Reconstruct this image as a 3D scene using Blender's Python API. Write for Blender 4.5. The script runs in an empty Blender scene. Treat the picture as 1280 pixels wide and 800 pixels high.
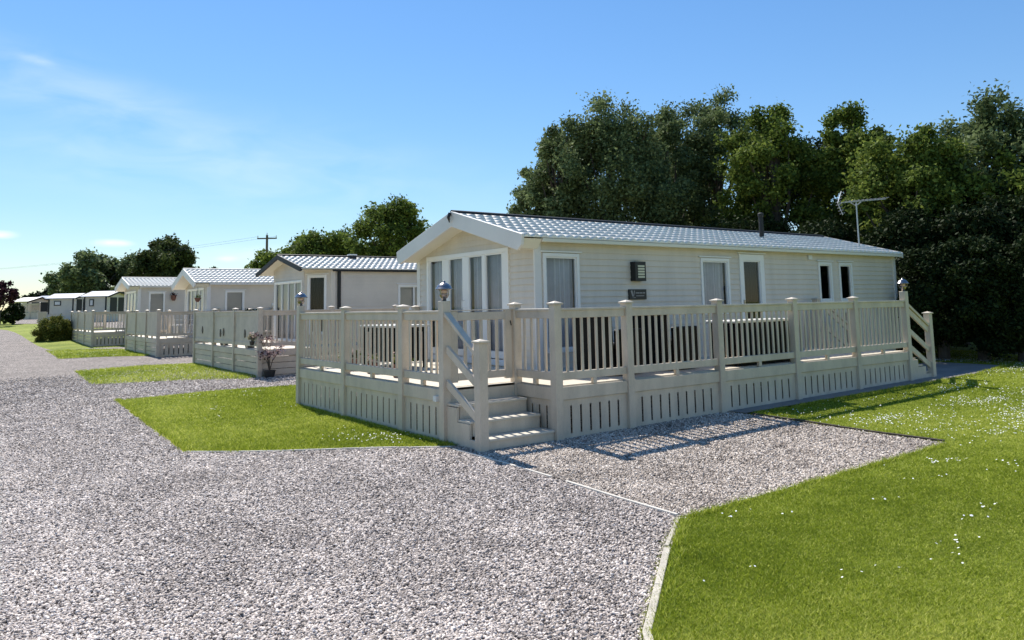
import bpy, bmesh, math, random
import numpy as np
from mathutils import Vector, Matrix
from math import radians as R, sin, cos, pi
random.seed(7); rng = np.random.default_rng(11)
scene = bpy.context.scene
col = scene.collection

# ------------------------------------------------------------------ materials
def mat(name, base=(.5,.5,.5), rough=.6, metal=0., spec=.5):
    m = bpy.data.materials.new(name); m.use_nodes = True
    b = m.node_tree.nodes['Principled BSDF']
    b.inputs['Base Color'].default_value = (*base, 1); b.inputs['Roughness'].default_value = rough
    b.inputs['Metallic'].default_value = metal; b.inputs['Specular IOR Level'].default_value = spec
    return m
def nd(m, t, **kw):
    n = m.node_tree.nodes.new(t)
    for k, v in kw.items():
        if k in n.inputs: n.inputs[k].default_value = v
        else: setattr(n, k, v)
    return n
def lk(m, a, b): m.node_tree.links.new(a, b)
def bsdf(m): return m.node_tree.nodes['Principled BSDF']
def ramp(m, fac, stops):
    r = nd(m, 'ShaderNodeValToRGB'); e = r.color_ramp.elements
    while len(e) < len(stops): e.new(.5)
    for i, (p, c) in enumerate(stops): e[i].position = p; e[i].color = (*c, 1)
    lk(m, fac, r.inputs['Fac']); return r
def weather(name, base, rough=.55, amt=.14, scale=3., metal=0., fine=60., bump=.0, stretch=None):
    """painted / plastic surface with faint dirt and wear"""
    m = mat(name, base, rough, metal)
    tc = nd(m, 'ShaderNodeTexCoord'); mp = nd(m, 'ShaderNodeMapping'); lk(m, tc.outputs['Object'], mp.inputs['Vector'])
    if stretch: mp.inputs['Scale'].default_value = stretch
    n1 = nd(m, 'ShaderNodeTexNoise', Scale=scale, Detail=6., Roughness=.65); lk(m, mp.outputs[0], n1.inputs['Vector'])
    n2 = nd(m, 'ShaderNodeTexNoise', Scale=fine, Detail=3.); lk(m, mp.outputs[0], n2.inputs['Vector'])
    ad = nd(m, 'ShaderNodeMath', operation='MULTIPLY_ADD'); lk(m, n2.outputs['Fac'], ad.inputs[0]); ad.inputs[1].default_value = .35
    lk(m, n1.outputs['Fac'], ad.inputs[2])
    lo = tuple(c*(1-amt) for c in base); hi = tuple(min(.9, c*(1+amt*.5)) for c in base)
    r = ramp(m, ad.outputs[0], [(.42, lo), (.78, hi)])
    lk(m, r.outputs[0], bsdf(m).inputs['Base Color'])
    if bump:
        bp = nd(m, 'ShaderNodeBump', Strength=bump, Distance=.01); lk(m, n2.outputs['Fac'], bp.inputs['Height']); lk(m, bp.outputs[0], bsdf(m).inputs['Normal'])
    return m
M = {}
M['deck'] = weather('deck_plastic', (.57,.49,.385), .5, .20, 2.2, stretch=(2,2,.7))
M['deck_floor'] = weather('deck_boards', (.58,.52,.42), .6, .15, 3., stretch=(1,8,1))
M['deck_grey'] = weather('deck_plastic_grey', (.51,.44,.36), .5, .2, 2.2)
M['panel_cream'] = weather('panel_cream', (.54,.455,.345), .5, .16, 2.)
M['cladding'] = weather('cladding_cream', (.66,.59,.49), .5, .11, 1.3, stretch=(2.5,2.5,.5))
M['cladding2'] = weather('cladding_stone', (.66,.59,.495), .5, .11, 1.3)
M['cladding3'] = weather('cladding_sage', (.60,.545,.47), .5, .11, 1.3)
M['soffit'] = weather('soffit_cream', (.75,.71,.58), .5, .05, 1.5)
M['fascia'] = weather('fascia_white', (.72,.69,.65), .4, .07, 1.5)
M['upvc'] = weather('upvc_white', (.80,.79,.76), .3, .05, 2.)
M['blacktrim'] = weather('black_trim', (.010,.010,.010), .6, .2, 3.)
M['roof'] = weather('roof_sheet_grey', (.86,.78,.68), .55, .16, 2.2, fine=25)
for q_ in (M['roof'],): bsdf(q_).inputs['Roughness'].default_value = .62; bsdf(q_).inputs['Specular IOR Level'].default_value = .35
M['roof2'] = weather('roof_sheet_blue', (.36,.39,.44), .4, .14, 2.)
M['black'] = weather('black_rattan', (.007,.0065,.006), .5, .3, 8, bump=.4)
bsdf(M['black']).inputs['Specular IOR Level'].default_value = .1
M['cushion'] = weather('cushion_grey', (.25,.24,.23), .9, .2, 4)
M['lid'] = weather('pale_lid', (.6,.58,.52), .5, .1, 4)
M['terracotta'] = weather('terracotta', (.19,.085,.06), .8, .2, 6)
M['pot_black'] = weather('black_pot', (.025,.025,.025), .5, .2, 6)
M['steel'] = mat('brushed_steel', (.34,.31,.29), .25, 1.)
M['galv'] = mat('galvanised', (.45,.46,.47), .45, .8)
M['copper'] = mat('lamp_reflector', (.75,.5,.38), .35, .3)
M['white_plastic'] = weather('white_plastic', (.75,.75,.73), .4, .08, 4)
M['wood_pole'] = weather('pole_wood', (.13,.10,.075), .85, .3, 2, stretch=(8,8,1))
M['curtain'] = weather('curtain_grey', (.74,.74,.80), .9, .12, 4)
M['curtain_pale'] = weather('curtain_pale', (.75,.72,.70), .9, .1, 4)
M['room_dark_sheet'] = weather('room_dark_sheet', (.018,.018,.016), .9, .2, 4)  # near-black sheet added behind glass, its colour stands in for the unlit interior
M['blind'] = weather('blind_white', (.62,.62,.60), .8, .08, 4)
M['concrete'] = weather('concrete', (.22,.205,.19), .85, .25, 1.8, fine=90, bump=.3)
M['edging'] = weather('edging_timber', (.62,.57,.49), .8, .25, 3, bump=.2)
M['kerb'] = weather('kerb_stone', (.50,.45,.37), .85, .35, 6, bump=.4)
M['edging_dark'] = weather('edging_dark', (.07,.055,.04), .85, .3, 3)
M['metal_dark'] = mat('dark_metal', (.03,.03,.03), .4, .5)
M['lampglow'] = weather('lamp_lens', (.62,.60,.42), .5, .05, 5)

def glass_mat():
    m = bpy.data.materials.new('window_glass'); m.use_nodes = True; nt = m.node_tree; nt.nodes.clear()
    o = nt.nodes.new('ShaderNodeOutputMaterial'); mx = nt.nodes.new('ShaderNodeMixShader')
    t = nt.nodes.new('ShaderNodeBsdfTransparent'); t.inputs[0].default_value = (.86,.88,.88,1)
    g = nt.nodes.new('ShaderNodeBsdfGlossy'); g.inputs['Roughness'].default_value = .02; g.inputs[0].default_value = (.9,.95,1,1)
    f = nt.nodes.new('ShaderNodeFresnel'); f.inputs[0].default_value = 1.42
    nt.links.new(f.outputs[0], mx.inputs[0]); nt.links.new(t.outputs[0], mx.inputs[1]); nt.links.new(g.outputs[0], mx.inputs[2]); nt.links.new(mx.outputs[0], o.inputs[0])
    return m
M['glass'] = glass_mat()

def leaf_mat(name, lo, mid, hi, trans=.35):
    m = bpy.data.materials.new(name); m.use_nodes = True; nt = m.node_tree; nt.nodes.clear()
    o = nd(m,'ShaderNodeOutputMaterial'); a = nd(m,'ShaderNodeAttribute', attribute_name='tint')
    r = ramp(m, a.outputs['Fac'], [(0, lo), (.5, mid), (1, hi)])
    p = nd(m,'ShaderNodeBsdfPrincipled', Roughness=.6); p.inputs['Specular IOR Level'].default_value = .05
    t = nd(m,'ShaderNodeBsdfTranslucent'); mx = nd(m,'ShaderNodeMixShader'); mx.inputs[0].default_value = trans
    lk(m, r.outputs[0], p.inputs['Base Color']); lk(m, r.outputs[0], t.inputs[0])
    lk(m, p.outputs[0], mx.inputs[1]); lk(m, t.outputs[0], mx.inputs[2]); lk(m, mx.outputs[0], o.inputs[0])
    return m
M['leaf_ash'] = leaf_mat('leaf_grey_green', (.058,.084,.034), (.155,.20,.085), (.34,.39,.19), .32)
M['leaf_green'] = leaf_mat('leaf_mid_green', (.050,.078,.018), (.145,.195,.040), (.31,.36,.075), .34)
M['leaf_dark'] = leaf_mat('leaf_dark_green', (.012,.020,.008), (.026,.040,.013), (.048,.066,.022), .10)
M['leaf_mid'] = leaf_mat('leaf_deep_green', (.030,.042,.014), (.075,.095,.030), (.15,.17,.055), .22)
M['leaf_purple'] = leaf_mat('leaf_purple', (.03,.012,.018), (.06,.025,.035), (.11,.05,.06), .2)
M['leaf_gold'] = leaf_mat('leaf_gold', (.06,.075,.018), (.17,.18,.035), (.42,.37,.08), .25)
M['petal'] = leaf_mat('petal_pink', (.40,.25,.24), (.60,.45,.42), (.75,.66,.62), .3)
M['dry_grass'] = leaf_mat('dry_grass', (.25,.22,.14), (.38,.34,.23), (.5,.46,.34), .3)
M['bark'] = weather('bark', (.085,.07,.055), .9, .35, 5, bump=.4, stretch=(3,3,1))

# grass blades / stones carry a per-piece tint
M['blade'] = leaf_mat('grass_blade', (.15,.205,.020), (.33,.395,.034), (.68,.68,.18), .42)
def lawn_mat():
    m = mat('lawn_turf', (.1,.14,.02), .9, 0, .2)
    tc = nd(m,'ShaderNodeTexCoord')
    n1 = nd(m,'ShaderNodeTexNoise', Scale=.55, Detail=4.); n2 = nd(m,'ShaderNodeTexNoise', Scale=45., Detail=5., Roughness=.75)
    n3 = nd(m,'ShaderNodeTexNoise', Scale=5., Detail=4.)
    for n in (n1,n2,n3): lk(m, tc.outputs['Object'], n.inputs['Vector'])
    a = nd(m,'ShaderNodeMath', operation='MULTIPLY_ADD'); lk(m,n1.outputs['Fac'],a.inputs[0]); a.inputs[1].default_value=.5; lk(m,n2.outputs['Fac'],a.inputs[2])
    b = nd(m,'ShaderNodeMath', operation='MULTIPLY_ADD'); lk(m,n3.outputs['Fac'],b.inputs[0]); b.inputs[1].default_value=.35; lk(m,a.outputs[0],b.inputs[2])
    r = ramp(m, b.outputs[0], [(.60,(.075,.105,.013)),(.90,(.19,.235,.024)),(1,(.28,.31,.055))])
    lk(m, r.outputs[0], bsdf(m).inputs['Base Color'])
    bp = nd(m,'ShaderNodeBump', Strength=.9, Distance=.03); lk(m, n2.outputs['Fac'], bp.inputs['Height']); lk(m, bp.outputs[0], bsdf(m).inputs['Normal'])
    return m
M['lawn'] = lawn_mat()
def stone_cols(warm):
    if warm: return [(0,(.08,.063,.049)),(.35,(.245,.20,.163)),(.7,(.49,.41,.34)),(1,(.82,.72,.62))]
    return [(0,(.085,.070,.060)),(.35,(.26,.218,.19)),(.7,(.53,.455,.40)),(1,(.86,.76,.68))]
def gravel_mat(name, warm):
    m = mat(name, (.3,.3,.3), .85, 0, .3)
    tc = nd(m,'ShaderNodeTexCoord')
    nz = nd(m,'ShaderNodeTexNoise', Scale=25., Detail=2.); lk(m, tc.outputs['Object'], nz.inputs['Vector'])
    mxv = nd(m,'ShaderNodeMix', data_type='VECTOR'); mxv.inputs[0].default_value=.02
    lk(m, tc.outputs['Object'], mxv.inputs[4]); lk(m, nz.outputs['Color'], mxv.inputs[5])
    v = nd(m,'ShaderNodeTexVoronoi', Scale=48.); lk(m, mxv.outputs[1], v.inputs['Vector'])
    sx = nd(m,'ShaderNodeSeparateColor'); lk(m, v.outputs['Color'], sx.inputs[0])
    big = nd(m,'ShaderNodeTexNoise', Scale=.8, Detail=6., Roughness=.7); lk(m, tc.outputs['Object'], big.inputs['Vector'])
    mid = nd(m,'ShaderNodeTexNoise', Scale=9., Detail=5., Roughness=.8); lk(m, tc.outputs['Object'], mid.inputs['Vector'])
    s0 = nd(m,'ShaderNodeMath', operation='MULTIPLY_ADD'); lk(m, mid.outputs['Fac'], s0.inputs[0]); s0.inputs[1].default_value=.75; lk(m, sx.outputs[0], s0.inputs[2])
    s = nd(m,'ShaderNodeMath', operation='MULTIPLY_ADD'); lk(m, big.outputs['Fac'], s.inputs[0]); s.inputs[1].default_value=.45; lk(m, s0.outputs[0], s.inputs[2])
    s2 = nd(m,'ShaderNodeMath', operation='MULTIPLY_ADD'); lk(m, s.outputs[0], s2.inputs[0]); s2.inputs[1].default_value=.95; s2.inputs[2].default_value=-.70
    r = ramp(m, s2.outputs[0], stone_cols(warm)); 
    # colour darkens towards the cell edges between the chippings
    rr = ramp(m, v.outputs['Distance'], [(.45,(1,1,1)),(.8,(.35,.33,.32))])
    mm = nd(m,'ShaderNodeMix', data_type='RGBA', blend_type='MULTIPLY'); mm.inputs[0].default_value=.8
    lk(m, r.outputs[0], mm.inputs[6]); lk(m, rr.outputs[0], mm.inputs[7]); lk(m, mm.outputs[2], bsdf(m).inputs['Base Color'])
    bp = nd(m,'ShaderNodeBump', Strength=.9, Distance=.02, invert=True); lk(m, v.outputs['Distance'], bp.inputs['Height']); lk(m, bp.outputs[0], bsdf(m).inputs['Normal'])
    return m
M['gravel'] = gravel_mat('gravel_grey', False); M['gravel_warm'] = gravel_mat('gravel_warm', True)
def stone_mat(name, warm):
    m = mat(name, (.3,.3,.3), .75, 0, .3); a = nd(m,'ShaderNodeAttribute', attribute_name='tint')
    tc = nd(m,'ShaderNodeTexCoord'); big = nd(m,'ShaderNodeTexNoise', Scale=.9, Detail=7., Roughness=.65); lk(m, tc.outputs['Object'], big.inputs['Vector'])
    s = nd(m,'ShaderNodeMath', operation='MULTIPLY_ADD'); lk(m, big.outputs['Fac'], s.inputs[0]); s.inputs[1].default_value=.8; s.inputs[2].default_value=-.40
    s2 = nd(m,'ShaderNodeMath', operation='ADD'); lk(m, s.outputs[0], s2.inputs[0]); lk(m, a.outputs['Fac'], s2.inputs[1])
    r = ramp(m, s2.outputs[0], stone_cols(warm)); lk(m, r.outputs[0], bsdf(m).inputs['Base Color']); return m
M['stone'] = stone_mat('chipping_grey', False); M['stone_warm'] = stone_mat('chipping_warm', True)
M['daisy'] = mat('daisy_white', (.85,.85,.80), .7)

# ------------------------------------------------------------------ helpers
ORG = {}
def tag(o, label=None, cat=None, group=None, kind=None):
    if label: o['label'] = label
    if cat: o['category'] = cat
    if group: o['group'] = group
    if kind: o['kind'] = kind
    return o
def thing(name, label, cat, loc, group=None):
    o = bpy.data.objects.new(name, None); o.empty_display_size = .2; col.objects.link(o); o.location = loc
    ORG[o] = Vector(loc); return tag(o, label, cat, group)
class MB:
    def __init__(s): s.v = []; s.f = []
    def quad(s, a, b, c, d): n = len(s.v); s.v += [tuple(a), tuple(b), tuple(c), tuple(d)]; s.f.append((n, n+1, n+2, n+3)); return s
    def poly(s, pts): n = len(s.v); s.v += [tuple(p) for p in pts]; s.f.append(tuple(range(n, n+len(pts)))); return s
    def box(s, a, b):
        x0,x1 = sorted((a[0],b[0])); y0,y1 = sorted((a[1],b[1])); z0,z1 = sorted((a[2],b[2]))
        n = len(s.v); s.v += [(x0,y0,z0),(x1,y0,z0),(x1,y1,z0),(x0,y1,z0),(x0,y0,z1),(x1,y0,z1),(x1,y1,z1),(x0,y1,z1)]
        s.f += [tuple(n+i for i in q) for q in ((0,3,2,1),(4,5,6,7),(0,1,5,4),(1,2,6,5),(2,3,7,6),(3,0,4,7))]; return s
    def prism(s, pts, off):
        """closed prism from polygon pts (3D) swept by vector off"""
        n = len(s.v); k = len(pts); o = Vector(off)
        s.v += [tuple(p) for p in pts] + [tuple(Vector(p)+o) for p in pts]
        s.f.append(tuple(n+i for i in range(k))[::-1]); s.f.append(tuple(n+k+i for i in range(k)))
        for i in range(k): j = (i+1) % k; s.f.append((n+i, n+j, n+k+j, n+k+i))
        return s
    def beam(s, p, q, w, h, up=(0,0,1)):
        """bar from p to q, w across, h high (up side)"""
        p, q = Vector(p), Vector(q); d = (q-p).normalized(); a = d.cross(Vector(up)).normalized(); u = a.cross(d)
        c = [a*(-w/2)+u*(-h/2), a*(w/2)+u*(-h/2), a*(w/2)+u*(h/2), a*(-w/2)+u*(h/2)]
        return s.prism([p+k for k in c], q-p)
    def tube(s, pts, rads, n=8, cap=True):
        pts = [Vector(p) for p in pts]; base = len(s.v); prev = None
        for i, (p, r) in enumerate(zip(pts, rads)):
            d = (pts[min(i+1,len(pts)-1)] - pts[max(i-1,0)]).normalized()
            if prev is None: a = d.cross(Vector((0,0,1))); a = a.normalized() if a.length > .05 else Vector((1,0,0))
            else: a = (prev - d*prev.dot(d)).normalized()
            prev = a; b = d.cross(a)
            s.v += [tuple(p + a*r*cos(2*pi*k/n) + b*r*sin(2*pi*k/n)) for k in range(n)]
        for i in range(len(pts)-1):
            for k in range(n):
                A = base+i*n+k; B = base+i*n+(k+1)%n; s.f.append((A, B, B+n, A+n))
        if cap:
            s.f.append(tuple(base+k for k in range(n))[::-1]); e = base+(len(pts)-1)*n; s.f.append(tuple(e+k for k in range(n)))
        return s
    def lathe(s, c, prof, n=16):
        c = Vector(c); base = len(s.v)
        for r, z in prof: s.v += [(c.x+r*cos(2*pi*k/n), c.y+r*sin(2*pi*k/n), c.z+z) for k in range(n)]
        for i in range(len(prof)-1):
            for k in range(n):
                A = base+i*n+k; B = base+i*n+(k+1)%n; s.f.append((A, B, B+n, A+n))
        s.f.append(tuple(base+k for k in range(n))[::-1]); e = base+(len(prof)-1)*n; s.f.append(tuple(e+k for k in range(n)))
        return s
    def build(s, name, m, parent=None, bevel=0., org=None, smooth=False):
        o = ORG[parent] if parent else Vector(org or (0,0,0))
        me = bpy.data.meshes.new(name); me.from_pydata([(x-o.x, y-o.y, z-o.z) for x,y,z in s.v], [], s.f)
        me.materials.append(m if not isinstance(m, str) else M[m]); me.update()
        ob = bpy.data.objects.new(name, me); col.objects.link(ob); ORG[ob] = o
        if parent: ob.parent = parent
        else: ob.location = o
        if smooth:
            for p in me.polygons: p.use_smooth = True
        if bevel:
            b = ob.modifiers.new('b', 'BEVEL'); b.width = bevel; b.segments = 1; b.limit_method = 'ANGLE'
        return ob
def npmesh(name, verts, faces_idx, k, m, tint=None, parent=None, org=(0,0,0)):
    """numpy mesh: verts (N,3), faces (F,k) ; tint per vertex"""
    o = ORG[parent] if parent else Vector(org)
    me = bpy.data.meshes.new(name); N = len(verts); F = len(faces_idx)
    me.vertices.add(N); me.vertices.foreach_set('co', (verts - np.array(o)).astype(np.float32).ravel())
    me.loops.add(F*k); me.loops.foreach_set('vertex_index', faces_idx.astype(np.int32).ravel())
    me.polygons.add(F); me.polygons.foreach_set('loop_start', np.arange(0, F*k, k, dtype=np.int32))
    try: me.polygons.foreach_set('loop_total', np.full(F, k, dtype=np.int32))
    except Exception: pass
    me.update(calc_edges=True)
    if tint is not None:
        a = me.attributes.new('tint', 'FLOAT', 'POINT'); a.data.foreach_set('value', tint.astype(np.float32))
    me.materials.append(M[m]); ob = bpy.data.objects.new(name, me); col.objects.link(ob); ORG[ob] = o
    if parent: ob.parent = parent
    else: ob.location = o
    return ob

# ------------------------------------------------------------------ camera (fitted to the photograph)
CAM = Vector((-4.74, -7.108, 1.672)); YAW, PIT, ROL, FPX, PPY = R(53.891), R(6.237), R(-1.163), 946.53, 279.24
fw = Vector((cos(YAW)*cos(PIT), sin(YAW)*cos(PIT), sin(PIT))); r_ = Vector((sin(YAW), -cos(YAW), 0)); u_ = r_.cross(fw)
rt = r_*cos(ROL)+u_*sin(ROL); up = -r_*sin(ROL)+u_*cos(ROL)
cd = bpy.data.cameras.new('camera'); co = bpy.data.objects.new('camera', cd); col.objects.link(co)
mw = Matrix.Identity(4)
for i in range(3): mw[i][0] = rt[i]; mw[i][1] = up[i]; mw[i][2] = -fw[i]; mw[i][3] = CAM[i]
co.matrix_world = mw
cd.sensor_width = 36; cd.lens = FPX/1280*36; cd.shift_y = -(400-PPY)/1280; cd.clip_start = .05; cd.clip_end = 5000
scene.camera = co
def bearing(px, D):
    """ground position D metres away on the compass bearing of image column px"""
    d = fw + rt*((px-640)/FPX) - up*((383-PPY)/FPX); d.z = 0; d.normalize(); return CAM.x+d.x*D, CAM.y+d.y*D
def height_at(px, py, D):
    d = fw + rt*((px-640)/FPX) - up*((py-PPY)/FPX); return CAM.z + d.z*D/math.hypot(d.x, d.y)

# ------------------------------------------------------------------ sky and sun
w = bpy.data.worlds.new('World'); scene.world = w; w.use_nodes = True; wn = w.node_tree; wn.nodes.clear()
SUN = Vector((.12, 1, 1.24)).normalized(); EL = math.asin(SUN.z); ROT = math.atan2(SUN.x, SUN.y)
def wnode(t): return wn.nodes.new(t)
out = wnode('ShaderNodeOutputWorld'); bg = wnode('ShaderNodeBackground'); sky = wnode('ShaderNodeTexSky')
sky.sky_type = 'NISHITA'; sky.sun_disc = False; sky.sun_elevation = EL; sky.sun_rotation = ROT
sky.air_density = 1.0; sky.dust_density = .03; sky.ozone_density = 3.0; sky.altitude = 0
bg.inputs['Strength'].default_value = .134
# thin cloud drawn by direction on the sky itself
tc = wnode('ShaderNodeTexCoord')
def dirmask(az, el, saz, sel, tilt=0.):
    """soft elliptical patch of sky round azimuth/elevation (radians in world space)"""
    sp = wnode('ShaderNodeSeparateXYZ'); wn.links.new(tc.outputs['Generated'], sp.inputs[0])
    at = wnode('ShaderNodeMath'); at.operation = 'ARCTAN2'; wn.links.new(sp.outputs[1], at.inputs[0]); wn.links.new(sp.outputs[0], at.inputs[1])
    asn = wnode('ShaderNodeMath'); asn.operation = 'ARCSINE'; wn.links.new(sp.outputs[2], asn.inputs[0])
    def lin(a, b, ka, kb, c):
        m1 = wnode('ShaderNodeMath'); m1.operation = 'MULTIPLY_ADD'; wn.links.new(a, m1.inputs[0]); m1.inputs[1].default_value = ka; m1.inputs[2].default_value = c
        m2 = wnode('ShaderNodeMath'); m2.operation = 'MULTIPLY_ADD'; wn.links.new(b, m2.inputs[0]); m2.inputs[1].default_value = kb; wn.links.new(m1.outputs[0], m2.inputs[2]); return m2
    ct, st = cos(tilt), sin(tilt)
    u = lin(at.outputs[0], asn.outputs[0], ct/saz, st/saz, -(az*ct+el*st)/saz)
    v = lin(at.outputs[0], asn.outputs[0], -st/sel, ct/sel, -(-az*st+el*ct)/sel)
    uu = wnode('ShaderNodeMath'); uu.operation = 'MULTIPLY'; wn.links.new(u.outputs[0], uu.inputs[0]); wn.links.new(u.outputs[0], uu.inputs[1])
    vv = wnode('ShaderNodeMath'); vv.operation = 'MULTIPLY_ADD'; wn.links.new(v.outputs[0], vv.inputs[0]); wn.links.new(v.outputs[0], vv.inputs[1]); wn.links.new(uu.outputs[0], vv.inputs[2])
    sq = wnode('ShaderNodeMath'); sq.operation = 'SQRT'; wn.links.new(vv.outputs[0], sq.inputs[0])
    mr = wnode('ShaderNodeMapRange'); mr.interpolation_type = 'SMOOTHSTEP'; wn.links.new(sq.outputs[0], mr.inputs[0])
    mr.inputs[1].default_value = 0; mr.inputs[2].default_value = 1; mr.inputs[3].default_value = 1; mr.inputs[4].default_value = 0
    return mr.outputs[0]
def azel(px, py):
    d = (fw + rt*((px-640)/FPX) - up*((py-PPY)/FPX)).normalized(); return math.atan2(d.y, d.x), math.asin(d.z)
def wmath(op, a, b):
    m = wnode('ShaderNodeMath'); m.operation = op
    for i, q in enumerate((a, b)):
        if isinstance(q, (int, float)): m.inputs[i].default_value = q
        else: wn.links.new(q, m.inputs[i])
    return m.outputs[0]
ns = wnode('ShaderNodeTexNoise'); ns.inputs['Scale'].default_value = 9; ns.inputs['Detail'].default_value = 7; ns.inputs['Distortion'].default_value = .6
mpw = wnode('ShaderNodeMapping'); mpw.inputs['Scale'].default_value = (1,1,3.2); wn.links.new(tc.outputs['Generated'], mpw.inputs[0]); wn.links.new(mpw.outputs[0], ns.inputs['Vector'])
nr = wnode('ShaderNodeMapRange'); wn.links.new(ns.outputs['Fac'], nr.inputs[0]); nr.inputs[1].default_value = .35; nr.inputs[2].default_value = .68
total = None
for (px, py, sa, se, k, tl) in [(30,92,.20,.050,.12,.30),(150,120,.20,.045,.08,.35),(48,76,.03,.008,.22,.2),(137,304,.032,.0065,1.3,0),(2,293,.022,.006,1.3,0),(283,324,.02,.006,.6,0),(250,200,.5,.10,.16,.1),(350,320,.16,.018,.3,.0)]:
    a, e = azel(px, py); mk = wmath('MULTIPLY', dirmask(a, e, sa, se, tl), k); total = mk if total is None else wmath('ADD', total, mk)
cm = wmath('MULTIPLY', total, nr.outputs[0]); cl = wnode('ShaderNodeMath'); cl.operation = 'MINIMUM'; wn.links.new(cm, cl.inputs[0]); cl.inputs[1].default_value = .9
mix = wnode('ShaderNodeMix'); mix.data_type = 'RGBA'; wn.links.new(cl.outputs[0], mix.inputs[0])
hs = wnode('ShaderNodeHueSaturation'); hs.inputs['Saturation'].default_value = 1.18; hs.inputs['Value'].default_value = 1.0
bwn = wnode('ShaderNodeRGBToBW'); wn.links.new(sky.outputs[0], bwn.inputs[0])
den = wmath('ADD', wmath('MULTIPLY', bwn.outputs[0], .085), 1.0); inv = wmath('DIVIDE', 1.0, den)
vsc = wnode('ShaderNodeVectorMath'); vsc.operation = 'SCALE'; wn.links.new(sky.outputs[0], vsc.inputs[0]); wn.links.new(inv, vsc.inputs['Scale'])
wn.links.new(vsc.outputs[0], hs.inputs['Color']); wn.links.new(hs.outputs[0], mix.inputs[6]); mix.inputs[7].default_value = (6.2,6.4,6.6,1)
wn.links.new(mix.outputs[2], bg.inputs[0]); wn.links.new(bg.outputs[0], out.inputs[0])
sl = bpy.data.lights.new('sun', 'SUN'); sl.energy = 4.6; sl.angle = R(.53); sl.color = (1,.955,.88)
so = bpy.data.objects.new('sun', sl); col.objects.link(so); so.rotation_mode = 'QUATERNION'; so.rotation_quaternion = SUN.to_track_quat('Z', 'Y'); so.location = (0,0,30)
vs = scene.view_settings; vs.view_transform = 'Standard'; vs.look = 'None'; vs.gamma = 1; vs.exposure = 0.56; vs.use_curve_mapping = False
scene.render.engine = 'CYCLES'; scene.cycles.max_bounces = 6; scene.cycles.transparent_max_bounces = 12

# ------------------------------------------------------------------ terrain
def sst(t): t = min(1, max(0, t)); return t*t*(3-2*t)
def H(x, y):
    return .07*sst((x+2.3)/2.3) + .010*min(max(x-1, 0), 14) + .0058*min(max(y-6, 0), 28) + .021*min(max(y-34, 0), 50) - .03*sst((-y-.4)/2.)*sst((x+1)/1.)
def Hn(x, y):
    s = lambda t: np.clip(t,0,1)**2*(3-2*np.clip(t,0,1))
    return .07*s((x+2.3)/2.3) + .010*np.clip(x-1,0,14) + .0058*np.clip(y-6,0,28) + .021*np.clip(y-34,0,50) - .03*s((-y-.4)/2.)*s(x+1)
def sheet(name, pts, off, m, xs=None, ys=None):
    bm = bmesh.new(); bm.faces.new([bm.verts.new((x, y, 0)) for x, y in pts])
    x0,x1 = min(p[0] for p in pts), max(p[0] for p in pts); y0,y1 = min(p[1] for p in pts), max(p[1] for p in pts)
    for i in range(-12, 60):
        v = i*.5
        if x0 < v < x1: bmesh.ops.bisect_plane(bm, geom=bm.verts[:]+bm.edges[:]+bm.faces[:], plane_co=(v,0,0), plane_no=(1,0,0))
    for j in range(-8, 170):
        v = j*.5
        if v > 6 and j % 4: continue
        if y0 < v < y1: bmesh.ops.bisect_plane(bm, geom=bm.verts[:]+bm.edges[:]+bm.faces[:], plane_co=(0,v,0), plane_no=(0,1,0))
    for v in bm.verts: v.co.z = H(v.co.x, v.co.y) + off
    me = bpy.data.meshes.new(name); bm.to_mesh(me); bm.free(); me.materials.append(M[m])
    for p in me.polygons: p.use_smooth = True
    o = bpy.data.objects.new(name, me); col.objects.link(o); return tag(o, kind='structure')
sheet('ground', [(-1500,-800),(1500,-800),(1500,1800),(-1500,1800)], 0, 'lawn')
def ground_hit(px, py):
    d = fw + rt*((px-640)/FPX) - up*((py-PPY)/FPX); t = 5.
    while t < 300 and CAM.z+d.z*t > H(CAM.x+d.x*t, CAM.y+d.y*t): t += .1
    return CAM.x+d.x*t, CAM.y+d.y*t
FAR = [ground_hit(*q) for q in ((68,439),(47,432.5),(36,426),(27,420),(18,415.5),(8,412.8),(-6,411.5),(-60,411))]; print('FAR', FAR)
ROAD = [(-10,-16),(-3.5,-16),(-3.4,-6.2),(-1.9,-4.23),(-.80,-3.45),(-.20,-3.05),(-.10,.52),(7,.52),(7,FAR[0][1])]+FAR+[(FAR[-1][0]-20,FAR[-1][1]),(-40,FAR[4][1]-9),(-12,FAR[4][1]-10),(-10,20)]
sheet('gravel_road', ROAD, .010, 'gravel')
PAD = [(-.20,-3.03),(4.06,-3.03),(4.15,-.42),(4.15,.52),(-.18,.52)]
sheet('gravel_pad', PAD, .014, 'gravel_warm')
LAWN_R = [(-3.4,-6.2),(-3.5,-16),(30,-16),(30,6),(13.35,6),(13.35,1.50),(13.2,-.05),(11.2,-.39),(4.16,-.39),(4.06,-3.0),(-.25,-3.04),(-.81,-3.40),(-1.87,-4.23)]
LAWN_1 = [(-2.46,2.74),(-.12,.52),(.3,.55),(.3,5.7),(1.1,8.7),(.2,8.85),(-2.2,9.3)]
LAWN_2 = [(-2.15,13.2),(.7,11.0),(1.5,11.4),(1.4,17.6),(.9,17.3),(-1.98,17.8)]
LAWN_3 = [(-1.75,24.5),(.6,22.6),(1.2,22.9),(.9,28.4),(-1.6,31.2)]
sheet('lawn_right', LAWN_R, .018, 'lawn'); 
for k, L_ in enumerate((LAWN_1, LAWN_2, LAWN_3)): sheet('lawn_strip', L_, .018, 'lawn')
sheet('concrete_base', [(4.18,-.30),(11.2,-.34),(11.2,1.3),(4.18,1.3)], .030, 'concrete')
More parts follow.
